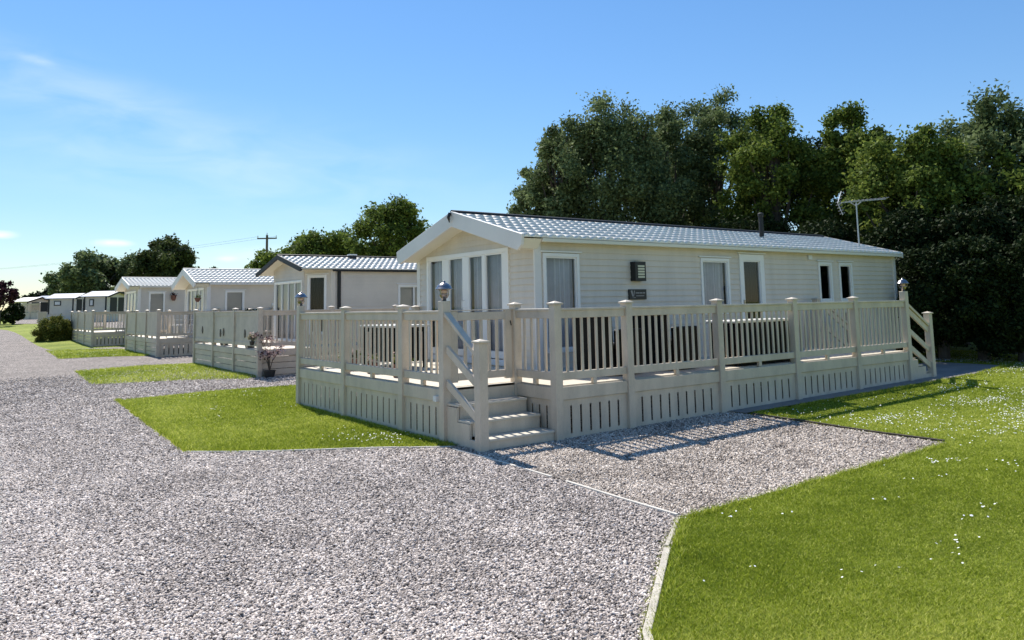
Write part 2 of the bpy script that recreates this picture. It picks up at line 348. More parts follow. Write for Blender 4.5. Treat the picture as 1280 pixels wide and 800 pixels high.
sheet('concrete_path', [(11.2,-.34),(13.15,-.05),(13.3,1.45),(11.2,1.45)], .030, 'concrete')

sheet('bounce_gravel', [bearing(20,78),bearing(68,76),bearing(96,66),bearing(170,60),bearing(170,112),bearing(20,112)], .012, 'gravel')  # added hidden gravel, cuts the green grass bounce on the far caravans
# ------------------------------------------------------------------ gravel chippings, grass blades, daisies (uncountable ground cover)
def in_poly(x, y, P):
    c = np.zeros(len(x), bool); n = len(P)
    for i in range(n):
        x0,y0 = P[i]; x1,y1 = P[(i+1)%n]
        if y0 == y1: continue
        t = ((y0 > y) != (y1 > y)) & (x < (x1-x0)*(y-y0)/(y1-y0)+x0); c ^= t
    return c
def in_view(x, y, margin=.35):
    dx, dy = x-CAM.x, y-CAM.y; z = dx*fw.x+dy*fw.y; s = dx*rt.x+dy*rt.y
    return (z > .5) & (np.abs(s) < z*.70+margin)
def sample(P, n, dmin, dmax, power):
    """points in polygon P seen by the camera, density falling with distance"""
    u = rng.random(n); 
    if power == 2: d = dmin*(dmax/dmin)**u                  # density ~ 1/d^2
    else: e = 2-power; d = (dmin**e+(dmax**e-dmin**e)*u)**(1/e)
    a = YAW + (rng.random(n)*2-1)*R(37.5)
    x = CAM.x+d*np.cos(a); y = CAM.y+d*np.sin(a); k = in_poly(x, y, P) & in_view(x, y); return x[k], y[k], d[k]
def stones(name, P, n, m, zoff, label, dmin=2.4, dmax=24, power=1.0, excl=()):
    x, y, d = sample(P, n, dmin, dmax, power)
    for E_ in excl: k = ~in_poly(x, y, E_); x, y, d = x[k], y[k], d[k]
    k = rng.random(len(x)) > np.clip((d-.42*dmax)/(.58*dmax),0,1)**1.2; x, y, d = x[k], y[k], d[k]
    N = len(x); x = x+rng.normal(0,.012,N); y = y+rng.normal(0,.012,N); s = (.0050+.0054*rng.random(N)**1.7)*(1+.035*np.clip(d-5,0,20))
    cube = np.array([(-1,-1,-1),(1,-1,-1),(1,1,-1),(-1,1,-1),(-1,-1,1),(1,-1,1),(1,1,1),(-1,1,1)], float)
    V = cube[None]*(1+.45*(rng.random((N,8,3))-.5)*2)
    V[:,4:,:2] *= (.45+.4*rng.random((N,1,1)))
    V = V*np.stack([s*(.8+.7*rng.random(N)), s*(.6+.4*rng.random(N)), s*(.35+.4*rng.random(N))],1)[:,None,:]
    # random tilt then spin
    t = (rng.random(N)-.5)*1.5; c, q = np.cos(t)[:,None], np.sin(t)[:,None]
    X, Z = V[:,:,0]*c-V[:,:,2]*q, V[:,:,0]*q+V[:,:,2]*c
    a = rng.random(N)*2*pi; c, q = np.cos(a)[:,None], np.sin(a)[:,None]
    X, Y = X*c-V[:,:,1]*q, X*q+V[:,:,1]*c
    z0 = Hn(x, y)+zoff+.004+.006*rng.random(N)
    W = np.stack([X+x[:,None], Y+y[:,None], Z+z0[:,None]], 2).reshape(-1,3)
    F = np.array([(0,3,2,1),(4,5,6,7),(0,1,5,4),(1,2,6,5),(2,3,7,6),(3,0,4,7)])[None]+np.arange(N)[:,None,None]*8
    track = np.exp(-((x+4.3+.05*y)/.5)**2)+np.exp(-((x+6.0+.05*y)/.5)**2)
    t = np.clip(rng.normal(.60,.26,N)+.12*track-.05*np.exp(-((x+5.1+.05*y)/.35)**2),0,1); o = npmesh(name, W, F.reshape(-1,4), 4, m, np.repeat(t,8))
    print(name, N); return tag(o, label, 'gravel', kind='stuff')
stones('gravel_chippings', ROAD, 1150000, 'stone', .010, 'loose grey and pale stone chippings covering the road and drive', excl=(LAWN_1, PAD))
stones('gravel_chippings', PAD, 760000, 'stone_warm', .014, 'loose warm beige stone chippings on the parking pad beside the nearest decking', dmin=5, dmax=18)
def grass(P, n, label, dmin, dmax, power, hgt=.019, excl=()):
    x, y, d = sample(P, n, dmin, dmax, power)
    for E_ in excl: k = ~in_poly(x, y, E_); x, y, d = x[k], y[k], d[k]
    N = len(x); wv = (.0015+.0003*d)*(.7+.6*rng.random(N)); a = rng.random(N)*2*pi
    patch = .5+.5*np.sin(x*1.3+.7*np.sin(y*1.1))*np.sin(y*1.7+.6*np.sin(x*.9+2))
    h = hgt*(.55+.75*rng.random(N))*(.75+.5*patch); lean = h*(.4+1.3*rng.random(N)); b = rng.random(N)*2*pi
    x = x+rng.normal(0,.018,N)*(1+.04*d); y = y+rng.normal(0,.018,N)*(1+.04*d); z = Hn(x, y)+.016
    A = np.stack([x-wv*np.cos(a), y-wv*np.sin(a), z],1); B = np.stack([x+wv*np.cos(a), y+wv*np.sin(a), z],1)
    C = np.stack([x+lean*np.cos(b), y+lean*np.sin(b), z+h],1)
    W = np.stack([A,B,C],1).reshape(-1,3); F = np.arange(3*N).reshape(-1,3)
    blot = .5+.5*np.sin(x*.8+y*.5+1.5*np.sin(x*.45-y*.8))
    t = np.clip(rng.normal(.42,.25,N)+.34*(blot-.5)*np.clip(1.4-.0*d,0,1)+.18*(patch-.5)+.22*(np.sin(x*7.1+2*np.sin(y*5.3))*np.sin(y*6.4+1.7*np.sin(x*4.1)))*.5+(rng.random(N)<.05)*.5,0,1)
    o = npmesh('grass', W, F, 3, 'blade', np.repeat(t,3)); print('grass', N); return tag(o, label, 'grass', kind='stuff')
grass(LAWN_R, 2100000, 'short sunlit green grass of the large lawn right of the kerb', 3.0, 24, 1.55)
grass(LAWN_1, 900000, 'short green grass on the lawn strip beside the nearest decking', 6.5, 18, 1.3, .03)
for L_, nm in ((LAWN_2,'second'),(LAWN_3,'third')):
    grass(L_, 500000, 'short green grass on the %s lawn strip along the gravel road'%nm, 17, 42, 1.5, .045)

def tufts(lines, n, label):
    # longer uncut blades along posts, boards and edgings
    xs, ys = [], []
    for (a, b) in lines:
        L = math.dist(a, b); k = int(n*L); u = rng.random(k); g_ = (np.sin(u*L*5.1)+np.sin(u*L*11.7+1)+2.2)/4.2; q = rng.random(k) < g_; u = u[q]
        xs.append(a[0]+(b[0]-a[0])*u+rng.normal(0,.022,len(u))); ys.append(a[1]+(b[1]-a[1])*u+rng.normal(0,.022,len(u)))
    x = np.concatenate(xs); y = np.concatenate(ys); N = len(x); d = np.hypot(x-CAM.x,y-CAM.y)
    wv = .0022+.0003*d; h = .022+.045*rng.random(N)**2; a = rng.random(N)*2*pi; b = rng.random(N)*2*pi; l = h*(.3+.8*rng.random(N)); z = Hn(x,y)+.012
    A = np.stack([x-wv*np.cos(a), y-wv*np.sin(a), z],1); B = np.stack([x+wv*np.cos(a), y+wv*np.sin(a), z],1); C = np.stack([x+l*np.cos(b), y+l*np.sin(b), z+h],1)
    o = npmesh('grass_tufts', np.stack([A,B,C],1).reshape(-1,3), np.arange(3*N).reshape(-1,3), 3, 'blade', np.repeat(np.clip(rng.normal(.5,.25,N),0,1),3)); return tag(o, label, 'grass', kind='stuff')
tufts([((-2.46,2.78),(-.12,.56)),((-.1,.6),(-.09,5.7)),((-2.44,2.8),(-2.2,9.3)),((-.2,-3.08),(4.0,-3.05)),((-.30,-3.12),(-.80,-3.50)),((-.86,-3.56),(-1.85,-4.31)),((-1.85,-4.31),(-3.3,-6.1)),((4.2,-2.9),(4.22,-.45)),((4.2,-.42),(11.2,-.42)),((11.2,-.40),(13.2,-.1))], 1500, 'longer grass tufts along the edgings and the foot of the decking')
def daisies(clusters):
    X = []; 
    for (cx, cy, rx, ry, n) in clusters:
        k = 0
        while k < n:
            x, y = random.gauss(cx, rx), random.gauss(cy, ry); 
            X.append((x, y)); k += 1
    x = np.array([p[0] for p in X]); y = np.array([p[1] for p in X])
    k = in_poly(x,y,LAWN_R)|in_poly(x,y,LAWN_1)|in_poly(x,y,LAWN_2)|in_poly(x,y,LAWN_3); x, y = x[k], y[k]
    N = len(x); d = np.hypot(x-CAM.x, y-CAM.y); r = (.0055+.003*rng.random(N))*(1+.010*d); h = .028+.016*rng.random(N)
    tx, ty = (rng.random(N)-.5)*.9, (rng.random(N)-.5)*.9
    ang = np.arange(6)*pi/3; ring = np.stack([np.cos(ang), np.sin(ang)],1)
    P = np.stack([x[:,None]+r[:,None]*ring[:,0], y[:,None]+r[:,None]*ring[:,1], (Hn(x,y)+.016+h)[:,None]+r[:,None]*(tx[:,None]*ring[:,0]+ty[:,None]*ring[:,1])],2)
    o = npmesh('daisies', P.reshape(-1,3), np.arange(6*N).reshape(-1,6), 6, 'daisy'); print('daisies', N)
    return tag(o, 'scattered small white daisies in the lawns', 'daisies', kind='stuff')
cl = []
for i in range(150): cl.append((random.uniform(4.4,13.5), random.uniform(-6.5,-.6), .30, .09, random.randint(5,26)))
for i in range(36): cl.append((random.uniform(4.8,9.5), random.uniform(-3.2,-1.5), .35, .10, random.randint(20,60)))
for i in range(60): cl.append((random.uniform(11,16.5), random.uniform(-3,3.6), .5, .16, random.randint(15,60)))
for i in range(60): cl.append((random.uniform(13.3,16.8), random.uniform(-.6,4.2), .4, .3, random.randint(40,90)))
for i in range(34): cl.append((random.uniform(-1,4.5), random.uniform(-6.5,-3.2), .14, .06, random.randint(2,7)))
for i in range(12): cl.append((random.uniform(1,4.5), random.uniform(-5,-3.3), .12, .05, random.randint(4,12)))
for (a,b,n) in [(-.55,1.7,70),(-.35,1.5,40),(-.7,2.2,26),(-1.2,6.2,22),(-1.6,5.2,16),(-.4,7.6,26),(0.,8.1,20),(-1.0,8.4,18),(-.2,5.5,18)]: cl.append((a,b,.16,.22,n))
for i in range(12): cl.append((random.uniform(-1.9,.9), random.uniform(12,17.4), .2, .3, 12))
for i in range(14): cl.append((random.uniform(-1.6,.9), random.uniform(23.5,30), .3, .5, 20))
daisies(cl)

# ------------------------------------------------------------------ timber edgings
def edging(pts, label, m='edging', w_=.024, h_=.022):
    t = MB()
    for a, b in zip(pts, pts[1:]):
        n = max(1, int(math.dist(a,b)/.6)); 
        for i in range(n):
            p = [a[k]+(b[k]-a[k])*i/n for k in (0,1)]; q = [a[k]+(b[k]-a[k])*(i+1)/n for k in (0,1)]
            j = random.uniform(-.003,.004)
            t.beam((p[0],p[1],H(*p)+h_/2+j), (q[0],q[1],H(*q)+h_/2+j), w_, h_+.02)
    x, y = pts[0]; o = t.build('edging_board', M[m], org=(x,y,H(x,y)), bevel=.003)
    return tag(o, label, 'edging', 'edging boards round the gravel')
edging([(-2.46,2.72),(-.12,.48)], 'thin pale edging board along the near end of the lawn strip beside the nearest decking')
edging([(-.18,.35),(-.18,-1.4)], 'white edging strip at the foot of the steps dividing the two gravels')
edging([(-.185,-1.62),(-.24,-3.0)], 'white edging strip running from the two gravels to the corner of the big lawn')
edging([(-.30,-3.06),(-.86,-3.46)], 'short pale kerb length at the corner of the big lawn', 'kerb', w_=.03, h_=.02)
edging([(-.90,-3.50),(-1.87,-4.25),(-3.4,-6.2)], 'broad pale stone kerb between the gravel and the big lawn in the foreground', 'kerb', w_=.045, h_=.02)
edging([(-.20,-3.03),(4.03,-3.0)], 'thin edging strip between the beige gravel pad and the big lawn', w_=.014, h_=.016)
edging([(4.09,-2.98),(4.17,-.42)], 'dark timber edging board along the far end of the beige gravel pad', 'edging_dark', .03, .035)

# ------------------------------------------------------------------ decking
ZD, ZR = .71, 1.63
class Deck:
    def __init__(s, label, loc, m='deck', zd=ZD):
        s.root = thing('raised_decking', label, 'decking', loc, 'raised decks in front of the caravans'); s.m = M[m]; s.z = zd; s.bal = []
    def post(s, x, y, top=None, base=None, w_=.11, cap=True):
        g = (H(x, y) if base is None else base)-.04; t = s.z+.97 if top is None else top
        o = MB().box((x-w_/2,y-w_/2,g),(x+w_/2,y+w_/2,t)).build('post', s.m, s.root, .004)
        if cap:
            c = MB(); e = w_/2+.018; c.box((x-e,y-e,t),(x+e,y+e,t+.022))
            n = len(c.v); c.v += [(x-e+.008,y-e+.008,t+.022),(x+e-.008,y-e+.008,t+.022),(x+e-.008,y+e-.008,t+.022),(x-e+.008,y+e-.008,t+.022),(x,y,t+.045)]
            c.f += [(n,n+1,n+4),(n+1,n+2,n+4),(n+2,n+3,n+4),(n+3,n,n+4)]
            c.build('post_cap', s.m, o, .002)
        return o
    def rail(s, p, q, kind='bal', spacer=True, pitch=.125, name='railing'):
        """railing bay between post centres p and q (x,y)"""
        p, q = Vector((*p,0)), Vector((*q,0)); d = (q-p); L = d.length; d.normalize(); n = Vector((-d.y,d.x,0)); z = s.z
        a, b = p+d*.055, q-d*.055; m = MB()
        m.beam(a+Vector((0,0,z+.912)), b+Vector((0,0,z+.912)), .085, .028)      # flat handrail
        m.beam(a+Vector((0,0,z+.853)), b+Vector((0,0,z+.853)), .05, .096)      # top rail
        m2 = MB(); m2.beam(a+Vector((0,0,z+.117)), b+Vector((0,0,z+.117)), .05, .095)      # bottom rail
        if spacer:
            c = (p+q)/2; m2.beam(c-d*.03+Vector((0,0,z+.034)), c+d*.03+Vector((0,0,z+.0345)), .05, .071)
        m2.build('bottom_rail', s.m, s.root, .004); o = m.build('top_rail', s.m, s.root, .004)
        if kind == 'solid': MB().beam(a+Vector((0,0,z+.486)), b+Vector((0,0,z+.486)), .022, .64).build('infill_panel', s.m, s.root)
        if kind == 'bal':
            k = max(1, int(round((L-.11)/pitch))-1); s_ = (L-.11)/(k+1)
            for i in range(k):
                c = a+d*s_*(i+1); s.bal.append((c, d, z, o))
        return o
    def finish(s):
        s.bal.sort(key=lambda t: (t[0]-CAM).length)
        for c, d, z, o in s.bal[:100]:
            b = MB().beam(c+Vector((0,0,z+.164)), c+Vector((0,0,z+.806)), .024, .036, up=d); b.build('baluster', s.m, o, .003)
        if len(s.bal) > 100:
            b = MB()
            for c, d, z, o in s.bal[100:]: b.beam(c+Vector((0,0,z+.164)), c+Vector((0,0,z+.806)), .024, .036, up=d)
            tag(b.build('baluster', s.m, s.root), kind='stuff')
    def skirt(s, p, q, kind='slots', nslot=None, out=1):
        """fascia + skirting panel below deck level; out = side of the outward normal"""
        p, q = Vector((*p,0)), Vector((*q,0)); d = q-p; L = d.length; d.normalize(); n = Vector((-d.y,d.x,0))*out; z = s.z
        a, b = p+d*.05, q-d*.05; g0, g1 = H(p.x,p.y), H(q.x,q.y); m = MB()
        V = lambda base, off, zz: base+n*off+Vector((0,0,zz))
        m.beam(V(a,.022,z-.085), V(b,.022,z-.085), .022, .15)
        o = MB()
        def strip(u0, u1, z0a, z1a, z0b, z1b, off=.0, th=.009):
            A, B = a+(b-a)*u0, a+(b-a)*u1
            o.prism([V(A,off,z0a), V(B,off,z0b), V(B,off,z1b), V(A,off,z1a)], n*th)
        if kind == 'slots':
            strip(0,1, z-.235, z-.165, z-.235, z-.165)
            bz0, bz1 = g0+.075, g1+.075
            strip(0,1, g0+.005, bz0, g1+.005, bz1)
            k = nslot or max(3, int(round(L/.18))); sw = .030/(L-.1)
            for i in range(k+1):
                u0 = i/(k+1)+(sw/2 if i else 0); u1 = (i+1)/(k+1)-(sw/2 if i < k else 0)
                strip(u0, u1, bz0+(bz1-bz0)*u0, z-.235, bz0+(bz1-bz0)*u1, z-.235)
        else:
            zz = z-.175; k = 0
            while zz > min(g0,g1)+.02:
                lo = max(zz-.135, min(g0,g1)-.02); strip(0,1, lo, zz, lo, zz); zz -= .147; k += 1
        m.build('fascia_board', s.m, s.root, .003); o.build('skirting_panel', s.m, s.root)
    def floor(s, pts, m='deck_floor'):
        f = MB(); xs = [p[0] for p in pts]; ys = [p[1] for p in pts]
        f.prism([(x,y,s.z-.03) for x,y in pts], (0,0,.029)); return f.build('deck_floor', M[m], s.root)

def lantern(root, x, y, z):
    m = MB().lathe((x,y,z), [(.028,0),(.028,.03),(.045,.04),(.062,.075),(.066,.082)], 16); b = m.build('lantern', M['steel'], root, smooth=True)
    MB().lathe((x,y,z), [(.036,.0825),(.044,.10),(.046,.135),(.03,.137)], 14).build('lantern_lens', M['copper'], b, smooth=True)
    for k in range(4):
        a = k*pi/2+.4; MB().tube([(x+.063*cos(a),y+.063*sin(a),z+.075),(x+.072*cos(a),y+.072*sin(a),z+.142)], [.006,.006], 6).build('lantern_stay', M['steel'], b)
    MB().lathe((x,y,z), [(.108,.138),(.112,.145),(.10,.152),(.088,.175),(.066,.20),(.036,.218),(.018,.222),(.016,.24),(.004,.246)], 20).build('lantern_hood', M['steel'], b, smooth=True)

SX = [1.056,2.245,4.045,5.869,7.63,9.352]; FY = [.812,1.86,3.70,5.57]
D1 = Deck('large beige balustraded decking wrapped round the nearest caravan with steps at its near corner', (0,0,.05))
for x in SX: 
    D1.post(x, 0, top=1.80 if x == SX[-1] else None, cap=(x != SX[-1]))
for y in FY: D1.post(0, y, top=1.75 if y in (FY[0],FY[-1]) else None, cap=y not in (FY[0],FY[-1]))
pb = D1.post(SX[0], FY[0])
for a, b in zip(SX, SX[1:]): D1.rail((a,0),(b,0)); D1.skirt((a,0),(b,0), nslot=6 if a == SX[0] else 9, out=-1)
for a, b in zip(FY, FY[1:]): D1.rail((0,a),(0,b), pitch=.132); D1.skirt((0,a),(0,b), nslot=5 if a == FY[0] else 9, out=1)
D1.rail((SX[0],0),(SX[0],FY[0]), pitch=.15); D1.skirt((SX[0],0),(SX[0],FY[0]), nslot=4, out=1)
D1.post(2.22, FY[-1]); D1.rail((0,FY[-1]),(2.22,FY[-1]), pitch=.13); 
D1.skirt((0,FY[-1]),(2.4,FY[-1]), out=1)
D1.post(SX[-1], 1.78); 
D1.floor([(0.03,FY[0]+.02),(SX[0]+.03,FY[0]+.02),(SX[0]+.03,.03),(SX[-1],.03),(SX[-1],1.97),(2.36,1.97),(2.36,FY[-1]),(0.03,FY[-1])])
# board grooves in the floor are real shallow gaps of a second layer
fl = MB(); y = .03
while y < FY[-1]-.1:
    x0 = SX[0]+.03 if y < FY[0] else .03; x1 = SX[-1] if y < 1.8 else 2.26
    fl.box((x0,y,ZD-.002),(x1,y+.138,ZD+.004)); y += .144
fl.build('floor_boards', M['deck_floor'], D1.root)
lantern(D1.root, 0, FY[0], 1.75); lantern(D1.root, 0, FY[-1], 1.75); lantern(D1.root, SX[-1], 0, 1.80)
# gate across the top of the steps
g = MB(); x0, x1, yy = .07, SX[0]-.07, FY[0]
for z0, z1 in ((ZD+.08,ZD+.17),(ZD+.80,ZD+.90)): g.box((x0+.105,yy-.02,z0),(x1-.105,yy+.02,z1))
g.box((x0,yy-.022,ZD+.06),(x0+.105,yy+.022,ZD+.915)); g.box((x1-.105,yy-.022,ZD+.06),(x1,yy+.022,ZD+.915))
gate = g.build('gate', D1.m, D1.root, .004)
MB().box((x0-.02,yy-.032,ZD+.905+.012),(x1+.02,yy+.032,ZD+.93)).build('handrail', D1.m, gate, .003)
for i in range(5):
    xx = x0+.105+(x1-x0-.21)*(i+1)/6; MB().box((xx-.018,yy-.015,ZD+.17),(xx+.018,yy+.015,ZD+.80)).build('baluster', D1.m, gate, .003)
MB().tube([(x1-.03,yy-.03,ZD+.78),(x1-.03,yy-.05,ZD+.72)], [.008,.008], 6).build('latch', M['metal_dark'], gate)
# steps in the notch
gz = H(.5,0); steps = [(.27,.545,0.),(.27,.38,0.),(.27,.215,0.)]
for i, zt in enumerate((.545,.38,.215)):
    yb = FY[0]-.02-.262*i; yf = yb-.262 if i < 2 else .0
    st = MB().box((.0 if i<2 else .06,yf-.02,zt-.028),(SX[0]-.06,yb,zt)); st.build('tread', M['deck_floor'], D1.root, .004)
    MB().box((.03,yf+.0,zt-.165 if i<2 else .03),(SX[0]-.06,yf+.02,zt-.03)).build('riser', D1.m, D1.root)
MB().box((.03,FY[0]-.03,.545),(SX[0]-.05,FY[0]-.008,ZD-.002)).build('riser', D1.m, D1.root)
nose = MB().box((.03,FY[0]-.03,ZD-.03),(SX[0]-.05,FY[0]+.04,ZD+.004)).build('tread', M['deck_floor'], D1.root, .004)
s_ = MB()
for yb, zt in ((.79,.51),(.53,.35),(.27,.185)): s_.box((-.012,yb-.262,.04),(.018,yb+ (.0),zt))
s_.build('side_board', D1.m, D1.root)
nw = D1.post(0, .035, top=1.27, base=.03, w_=.115); 
for za, zb, w_, h_, nm in ((1.595,1.14,.085,.045,'handrail'),(1.18,.80,.04,.09,'sloping_rail'),(.78,.42,.04,.09,'sloping_rail')):
    MB().beam((0,FY[0]-.055,za),(0,.035+.055,zb),w_,h_).build(nm, D1.m, D1.root, .003)
# steps at the far end
x0 = SX[-1]; nx = 10.20
D1.post(nx, 0, top=1.37, base=.14); D1.post(nx, 1.6, top=1.37, base=.14)
for yy in (0, 1.6):
    for za, zb, w_, h_ in ((1.56,1.16,.085,.045),(1.47,1.07,.035,.10),(1.10,.70,.035,.09),(.80,.40,.035,.09)):
        MB().beam((x0+.055,yy,za),(nx-.055,yy,zb),w_,h_).build('sloping_rail', D1.m, D1.root, .003)
for i, zt in enumerate((.57,.43,.29)):
    xa = x0+.05+.27*i; MB().box((xa,.04,zt-.028),(xa+.29,1.55,zt)).build('tread', M['deck_floor'], D1.root, .004)
    MB().box((xa+.24,.05,zt-.15),(xa+.26,1.55,zt-.03)).build('riser', D1.m, D1.root)
e = MB(); e.box((x0+.05,-.012,.10),(x0+.32,.012,.54)); e.box((x0+.32,-.012,.10),(x0+.60,.012,.40)); e.box((x0+.60,-.012,.10),(x0+.82,.012,.26)); e.build('side_board', D1.m, D1.root)
D1.skirt((x0,0),(x0,2.05), out=-1)
MB().box((-.018-.06,FY[0]+.085,.555),(-.034,FY[0]+.155,.62)).build('plot_plate', M['white_plastic'], D1.root)
D1.finish()

# ------------------------------------------------------------------ caravans
def Wall(o, s, n):
    o, s, n = Vector(o), Vector(s), Vector(n)
    return lambda a, z, d=0: (o.x+s.x*a+n.x*d, o.y+s.y*a+n.y*d, z)
def lap(mb, W, L, z0, z1, holes, top=None, pitch=.10, flat=False):
    """lapped cladding on wall W (0..L), rows split round holes; top(s)->z for gables"""
    zr = z0
    zmax = z1 if top is None else max(top(t*L/20) for t in range(21))
    while zr < zmax-1e-4:
        ze = min(zr+pitch, zmax); segs = [(0, L)]
        zs = sorted({zr, ze} | {h[k] for h in holes for k in (2,3) if zr < h[k] < ze})
        for za, zb in zip(zs, zs[1:]):
            segs = [(0,L)]
            if top is not None:
                ok = [t*L/200 for t in range(201) if top(t*L/200) >= (za+zb)/2]
                if not ok: continue
                segs = [(min(ok), max(ok))]
            for (h0,h1,hz0,hz1) in holes:
                if hz0 < (za+zb)/2 < hz1:
                    ns_ = []
                    for a, b in segs:
                        if h1 <= a or h0 >= b: ns_.append((a,b)); continue
                        if a < h0: ns_.append((a,h0))
                        if h1 < b: ns_.append((h1,b))
                    segs = ns_
            d0 = .019*(1-(za-zr)/pitch); d1 = .019*(1-(zb-zr)/pitch)
            for a, b in segs:
                mb.quad(W(a,za,d0), W(b,za,d0), W(b,zb,d1), W(a,zb,d1))
                if za == zr: mb.quad(W(a,za,0), W(b,za,0), W(b,za,d0), W(a,za,d0))
        zr = ze
def bar(mb, W, a0, a1, z0, z1, d0, d1):
    P = [W(a0,z0,d0),W(a1,z0,d0),W(a1,z1,d0),W(a0,z1,d0)]; off = Vector(W(0,0,d1))-Vector(W(0,0,d0)); mb.prism(P, off)
def window(root, W, a0, a1, z0, z1, panes=1, fr='upvc', curtain='curtain', blind=None, name='window', fw_=.055, splits=None, low=None, hood=True, gap=.03):
    f = MB()
    bar(f,W,a0,a1,z1-fw_,z1,-.04,.035); bar(f,W,a0,a1,z0,z0+fw_,-.04,.04)
    bar(f,W,a0,a0+fw_,z0+fw_,z1-fw_,-.04,.035); bar(f,W,a1-fw_,a1,z0+fw_,z1-fw_,-.04,.035)
    if hood: bar(f,W,a0-.05,a1+.05,z1+.012,z1+.035,0,.05)
    ob = f.build(name, M[fr], root, .003)
    sp = splits or [(a0+fw_+(a1-a0-2*fw_)*i/panes, a0+fw_+(a1-a0-2*fw_)*(i+1)/panes) for i in range(panes)]
    edges = [a0+fw_]+[x for s in sp for x in s]+[a1-fw_]
    f2 = MB()
    for i in range(0, len(edges), 2):
        if edges[i+1]-edges[i] > .012: bar(f2,W,edges[i],edges[i+1],z0+fw_+.001,z1-fw_-.001,-.038,.02)
    sf = MB()
    for (p0,p1) in sp:
        zz = [(z0+fw_, z1-fw_)] if not low else [(z0+fw_, low-.035), (low+.035, z1-fw_)]
        if low: bar(sf,W,p0,p1,low-.035,low+.035,-.03,.016)
        for (q0,q1) in zz:
            t = .022; bar(sf,W,p0+.0005,p0+t,q0,q1,-.03,.014); bar(sf,W,p1-t,p1-.0005,q0,q1,-.03,.014); bar(sf,W,p0+t,p1-t,q0+.0005,q0+t,-.03,.014); bar(sf,W,p0+t,p1-t,q1-t,q1-.0005,-.03,.014)
            MB().quad(W(p0+t,q0+t,-.01),W(p1-t,q0+t,-.01),W(p1-t,q1-t,-.01),W(p0+t,q1-t,-.01)).build('pane', M['glass'], ob)
    if f2.f: f2.build('mullion', M[fr], ob, .002)
    sf.build('sash', M[fr], ob)
    if curtain:
        for (p0,p1) in sp:
            c = MB(); n = max(8, int((p1-p0)/.012)); ph = random.random()*6; wid = p1-p0
            xs = [p0+wid*i/n for i in range(n+1)]
            dd = [-.12+.038*sin((x)*2*pi/.085+ph+.8*sin(x*9+ph))+.006*sin(x*170) for x in xs]
            for i in range(n): c.quad(W(xs[i],z0+.03,dd[i]),W(xs[i+1],z0+.03,dd[i+1]),W(xs[i+1],z1-.03,dd[i+1]),W(xs[i],z1-.03,dd[i]))
            c.build('curtain', M[curtain], ob, smooth=True)  # the near-black ones are added sheets imitating a dark interior
    if blind:
        c = MB(); z = z0+.05
        while z < z1-.05: c.quad(W(a0+fw_,z,-.08),W(a1-fw_,z,-.08),W(a1-fw_,z+.038,-.055),W(a0+fw_,z+.038,-.055)); z += .04
        c.build('blind', M['blind'], ob)
    return ob
def roof_sheet(root, xa, xb, yr, zr_, ye, ze, m, pitch=.17, course=.30, name='roof'):
    """tile-effect sheet from ridge (yr,zr_) to eave (ye,ze) between xa and xb"""
    L = math.hypot(ye-yr, ze-zr_); dn = Vector((0,(ye-yr)/L,(ze-zr_)/L)); nn = Vector((1,0,0)).cross(dn); 
    if nn.z < 0: nn = -nn
    nxn = int((xb-xa)/.0212); vs_ = []; k = int(math.ceil(L/course)); cr = L/k
    for i in range(k):
        for t, h in ((0,.002),(.5,.013),(1.,.024)): vs_.append((i*cr+t*cr, h*1.0))
    V = []; x = np.linspace(xa, xb, nxn+1)
    wave = .009*np.abs(np.sin(pi*(x-xa)/pitch))**.5*2-.006
    crest = np.clip(np.sin(pi*(x-xa)/pitch)**2*1.6-.45,0,1)
    for v, h in vs_:
        b = Vector((0,yr,zr_))+dn*v
        hh = .003+(h-.002)*1.5*(.12+1.0*crest)+.5*wave; V.append(np.stack([x, b.y+nn.y*hh, b.z+nn.z*hh],1))
    V.append(np.stack([x, np.full_like(x, ye)-nn.y*.004, np.full_like(x, ze-.012)],1))
    A = len(x); V = np.concatenate(V); rows = len(vs_)+1
    i, j = np.meshgrid(np.arange(rows-1), np.arange(A-1), indexing='ij'); a = (i*A+j).ravel()
    F = np.stack([a, a+1, a+A+1, a+A],1)
    return npmesh(name, V, F, 4, m, None, root)
